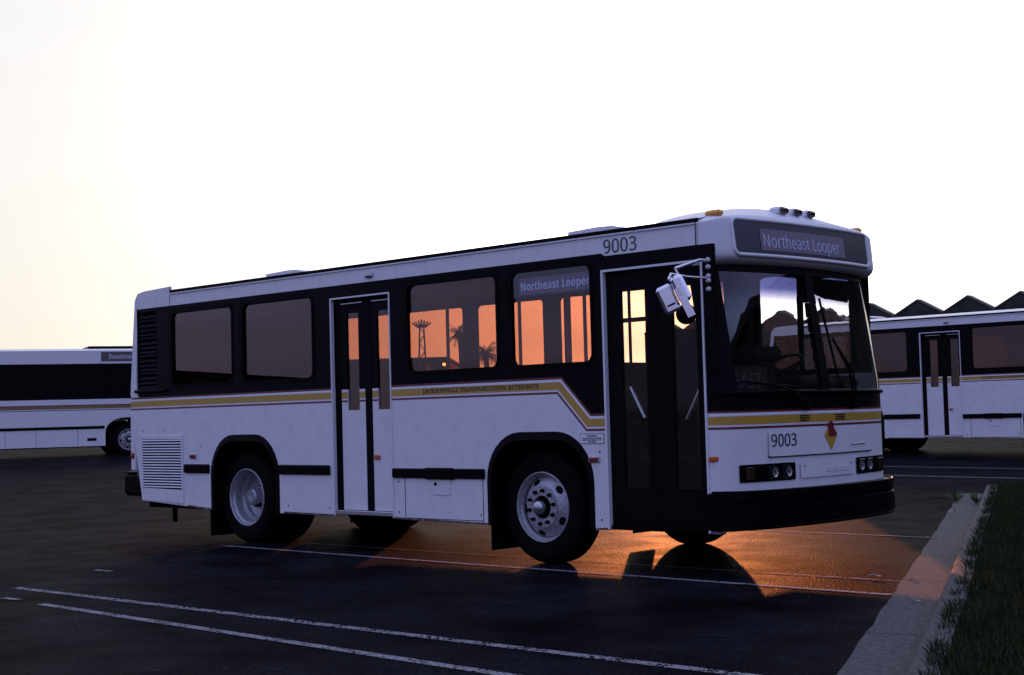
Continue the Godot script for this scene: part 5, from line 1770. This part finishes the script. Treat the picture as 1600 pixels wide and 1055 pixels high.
# ---------------------------------------------------------------- the older bus at the left
func make_old_bus() -> Node3D:
	var o := thing("city_bus", "white bus with plain black window band, brown pinstripe and Downtown sign, at the left edge", "bus", Vector3.ZERO)
	var z := 1.28
	var L0 := -9.6; var L1 := 2.4
	# local x: 0 at the front wheel
	var arch := arch_pts(0.0, 0.66, 1.10, 0.33, 0.1)
	var arch2 := arch_pts(-6.3, 0.66, 1.10, 0.33, 0.1)
	for s in [1.0, -1.0]:
		var p := PackedVector2Array([Vector2(L0, 1.62), Vector2(L0, 0.40)])
		p.append_array(arch2); p.append_array(arch)
		p.append_array(PackedVector2Array([Vector2(L1 - 0.1, 0.33), Vector2(L1, 0.6), Vector2(L1, 1.62)]))
		var m := mb()
		var za: float = z - 0.05 if s > 0 else -z
		m.extr(p, za, za + 0.05)
		obj("side_panel", m, mats.white_paint, o)
		var b := mb()
		b.extr(PackedVector2Array([Vector2(L0, 1.6205), Vector2(L1, 1.6205), Vector2(L1 - 0.18, 2.60), Vector2(L0 + 0.1, 2.60)]), za, za + 0.05)
		obj("black_window_band", b, mats.black_paint, o)
		var c := mb()
		c.extr(PackedVector2Array([Vector2(L0 + 0.1, 2.6005), Vector2(L1 - 0.18, 2.6005), Vector2(L1 - 0.22, 2.96), Vector2(L0 + 0.14, 2.96)]), za, za + 0.05)
		obj("cove_panel", c, mats.white_cap_paint, o)
		for r in [["brown_stripe", 1.472, 1.442, mats.red_vinyl], ["yellow_stripe", 1.440, 1.36, mats.brown_vinyl], ["black_stripe", 1.335, 1.318, mats.black_vinyl]]:
			var sm := mb()
			sm.box(Vector3(L0, r[2], s * z - 0.002), Vector3(L1, r[1], s * z + 0.002))
			obj(r[0], sm, r[3], o)
		var rl := mb()
		rl.box(Vector3(-5.5, 0.80, s * z - 0.02), Vector3(-0.68, 0.88, s * z + 0.02), 0.01)
		obj("rub_rail", rl, mats.bumper_rubber, o)
		for w in 6:
			var x0 := -8.9 + w * 1.68
			var wm := mb()
			var zz: float = s * (z - 0.0)
			wm.ring(srect(x0, 1.72, x0 + 1.56, 2.5), rrect(x0 + 0.03, 1.75, x0 + 1.53, 2.47, 0.06), zz - 0.003, zz + 0.004)
			var wo := obj("window", wm, mats.black_paint, o)
			var gm := mb()
			gm.extr(rrect(x0 + 0.03, 1.75, x0 + 1.53, 2.47, 0.06), zz - 0.001, zz + 0.002)
			obj("pane", gm, mats.black_paint, wo)
		for k in 4:
			var km := mb()
			var xx: float = [-5.4, -3.3, -2.5, -1.4][k]
			km.box(Vector3(xx - 0.005, 0.36, s * z - 0.002), Vector3(xx + 0.005, 0.80, s * z + 0.0015))
			obj("seam", km, mats.black_rubber, o)
		var vm := mb()
		vm.box(Vector3(-1.15, 0.47, s * z - 0.01), Vector3(-0.9, 0.55, s * z + 0.004))
		obj("vent", vm, mats.black_rubber, o)
		var lm := mb()
		for k in arch.size() - 1:
			for c2 in [arch, arch2]:
				lm.q(Vector3(c2[k].x, c2[k].y, s * (z - 0.01)), Vector3(c2[k + 1].x, c2[k + 1].y, s * (z - 0.01)), Vector3(c2[k + 1].x, c2[k + 1].y, s * 0.6), Vector3(c2[k].x, c2[k].y, s * 0.6), Vector3(0, -1, 0))
		obj("wheel_arch_liner", lm, mats.dark_metal, o)
	var um := mb()
	um.box(Vector3(L0 + 0.2, 0.32, -1.2), Vector3(-6.97, 0.9, 1.2))
	um.box(Vector3(-5.6, 0.30, -1.2), Vector3(-0.7, 0.9, 1.2))
	um.box(Vector3(L0 + 0.2, 0.5, -0.6), Vector3(L1 - 0.2, 1.0, 0.6))
	obj("underbody", um, mats.dark_metal, o)
	var em := mb()
	for e in [[L0, L0 + 0.1, -1.0], [L1, L1 - 0.18, 1.0]]:
		em.q(Vector3(e[0], 0.4, -z), Vector3(e[0], 0.4, z), Vector3(e[0], 1.62, z), Vector3(e[0], 1.62, -z), Vector3(e[2], 0, 0))
	obj("end_wall", em, mats.white_paint, o)
	var e2 := mb()
	for e in [[L0, L0 + 0.1, -1.0], [L1, L1 - 0.18, 1.0]]:
		e2.q(Vector3(e[0], 1.62, -z), Vector3(e[0], 1.62, z), Vector3(e[1], 2.6, z), Vector3(e[1], 2.6, -z), Vector3(e[2], 0, 0))
	obj("end_window", e2, mats.sign_glass, o)
	var e3 := mb()
	e3.box(Vector3(L0 + 0.1, 2.601, -z + 0.051), Vector3(L1 - 0.2, 2.955, z - 0.051))
	obj("end_cap", e3, mats.white_cap_paint, o)
	var rm := mb()
	var rows := []
	for x in [L0 + 0.12, -4.0, L1 - 0.2]:
		var row := PackedVector3Array()
		for k in 17:
			var zz := -z + 2.0 * z * k / 16.0
			row.append(Vector3(x, 2.961 + 0.10 * (1.0 - pow(absf(zz) / z, 2.4)), zz))
		rows.append(row)
	rm.grid(rows, Vector3(-4, 0, 0))
	obj("roof", rm, mats.white_cap_paint, o)
	var hm := mb()
	hm.box(Vector3(-1.0, 3.02, -0.6), Vector3(0.4, 3.12, 0.6), 0.03)
	obj("roof_hatch", hm, mats.bumper_rubber, o)
	var dm := mb()
	dm.box(Vector3(-0.75, 2.665, z + 0.001), Vector3(0.83, 2.925, z + 0.012), 0.006)
	var ds := obj("destination_sign", dm, mats.sign_glass, o)
	words("lettering", "Downtown", sansbold, mats.sign_letters, ds, Vector3(-0.19, 2.795, z + 0.014), FACE_RIGHT, 0.70, 0.14)
	var b2 := mb()
	b2.box(Vector3(L1 - 0.02, 0.40, -1.25), Vector3(L1 + 0.12, 0.62, 1.25), 0.03)
	b2.box(Vector3(L0 - 0.12, 0.40, -1.25), Vector3(L0 + 0.02, 0.62, 1.25), 0.03)
	obj("bumper", b2, mats.bumper_rubber, o)
	for s in [1.0, -1.0]:
		wheel_front(o, Vector3(0, 0.48, s * 1.19) - BO, s, false)
		wheel_front(o, Vector3(-6.3, 0.48, s * 1.17) - BO, s, true)
	return o

func make_buses() -> void:
	var a := make_city_bus("white city bus 9003 with black window band and yellow stripe parked in the middle")
	var b: Node3D = a.duplicate()
	b.name = "city_bus_001"
	add_child(b)
	b.position = Vector3(-8.06 + 4.4777 - 4.0, 0.225, -16.8 - 1.22)
	b.set_meta("label", "second white bus of the same kind parked behind, cut off at the right edge")
	for c in ["fleet_number", "fleet_number_001"]:
		var nd := b.get_node_or_null(c)
		if nd:
			b.remove_child(nd)
			nd.free()
	var ob := make_old_bus()
	ob.rotation.y = atan2(0.93, 0.37)
	ob.position = Vector3(-29.77, 0.37, -12.08) + Vector3(-0.93, 0, -0.37) * 1.28

func make_small_things() -> void:
	# weeds growing in the gutter joint
	var labels := ["small weed growing at the far end of the gutter, left of the other", "small weed against the kerb at the far end of the gutter, right of the other"]
	var spots := [Vector3(-2.05, 0.04, -6.62), Vector3(-1.72, 0.045, -6.5)]
	for i in 2:
		var wm := mb()
		for k in 26:
			var a := rng.randf() * TAU
			var d := Vector3(cos(a), rng.randf_range(0.5, 1.6), sin(a)).normalized()
			var s := d.cross(Vector3(0.2, 1, 0.1)).normalized() * 0.014
			var l := rng.randf_range(0.08, 0.2)
			wm.f(-s * 0.3, d * l * 0.6 + s, d * l, Vector3.UP)
			wm.f(s * 0.3, d * l * 0.6 - s, d * l, Vector3.UP)
		var o := obj("weed", wm, mats.weed_leaf)
		o.position = spots[i]
		o.position.y = ground_y(spots[i].x, spots[i].z) + 0.01
		tag(o, labels[i], "weed", "weeds along the gutter")
	# scraps of litter
	var scraps := [[Vector3(1.11, 0.012, 0.69), 0.10, 0.025, "narrow white paper scrap on the inner painted line beside the gutter"], [Vector3(2.06, 0.03, 1.80), 0.055, 0.04, "crumpled pale scrap of litter in the gutter nearest the camera"], [Vector3(-1.40, 0.05, -5.30), 0.07, 0.05, "pale scrap of litter at the far end of the gutter below the weeds"], [Vector3(1.42, 0.03, 0.70), 0.06, 0.045, "flat pale scrap of litter in the middle of the gutter joint"]]
	for s in scraps:
		var m := mb()
		var rows := []
		for i in 5:
			var row := PackedVector3Array()
			for j in 4:
				row.append(Vector3((i / 4.0 - 0.5) * s[1] + rng.randf_range(-0.008, 0.008), rng.randf_range(0.0, 0.012), (j / 3.0 - 0.5) * s[2] + rng.randf_range(-0.008, 0.008)))
			rows.append(row)
		m.grid(rows, Vector3(0, -50, 0))
		var o := obj("paper_scrap", m, mats.paper)
		o.position = s[0]
		o.position.y = ground_y(s[0].x, s[0].z) + (0.012 if s[0].x == 1.11 else 0.018)
		o.rotation.y = rng.randf() * 0.4
		tag(o, s[3], "litter", "scraps of litter by the kerb")
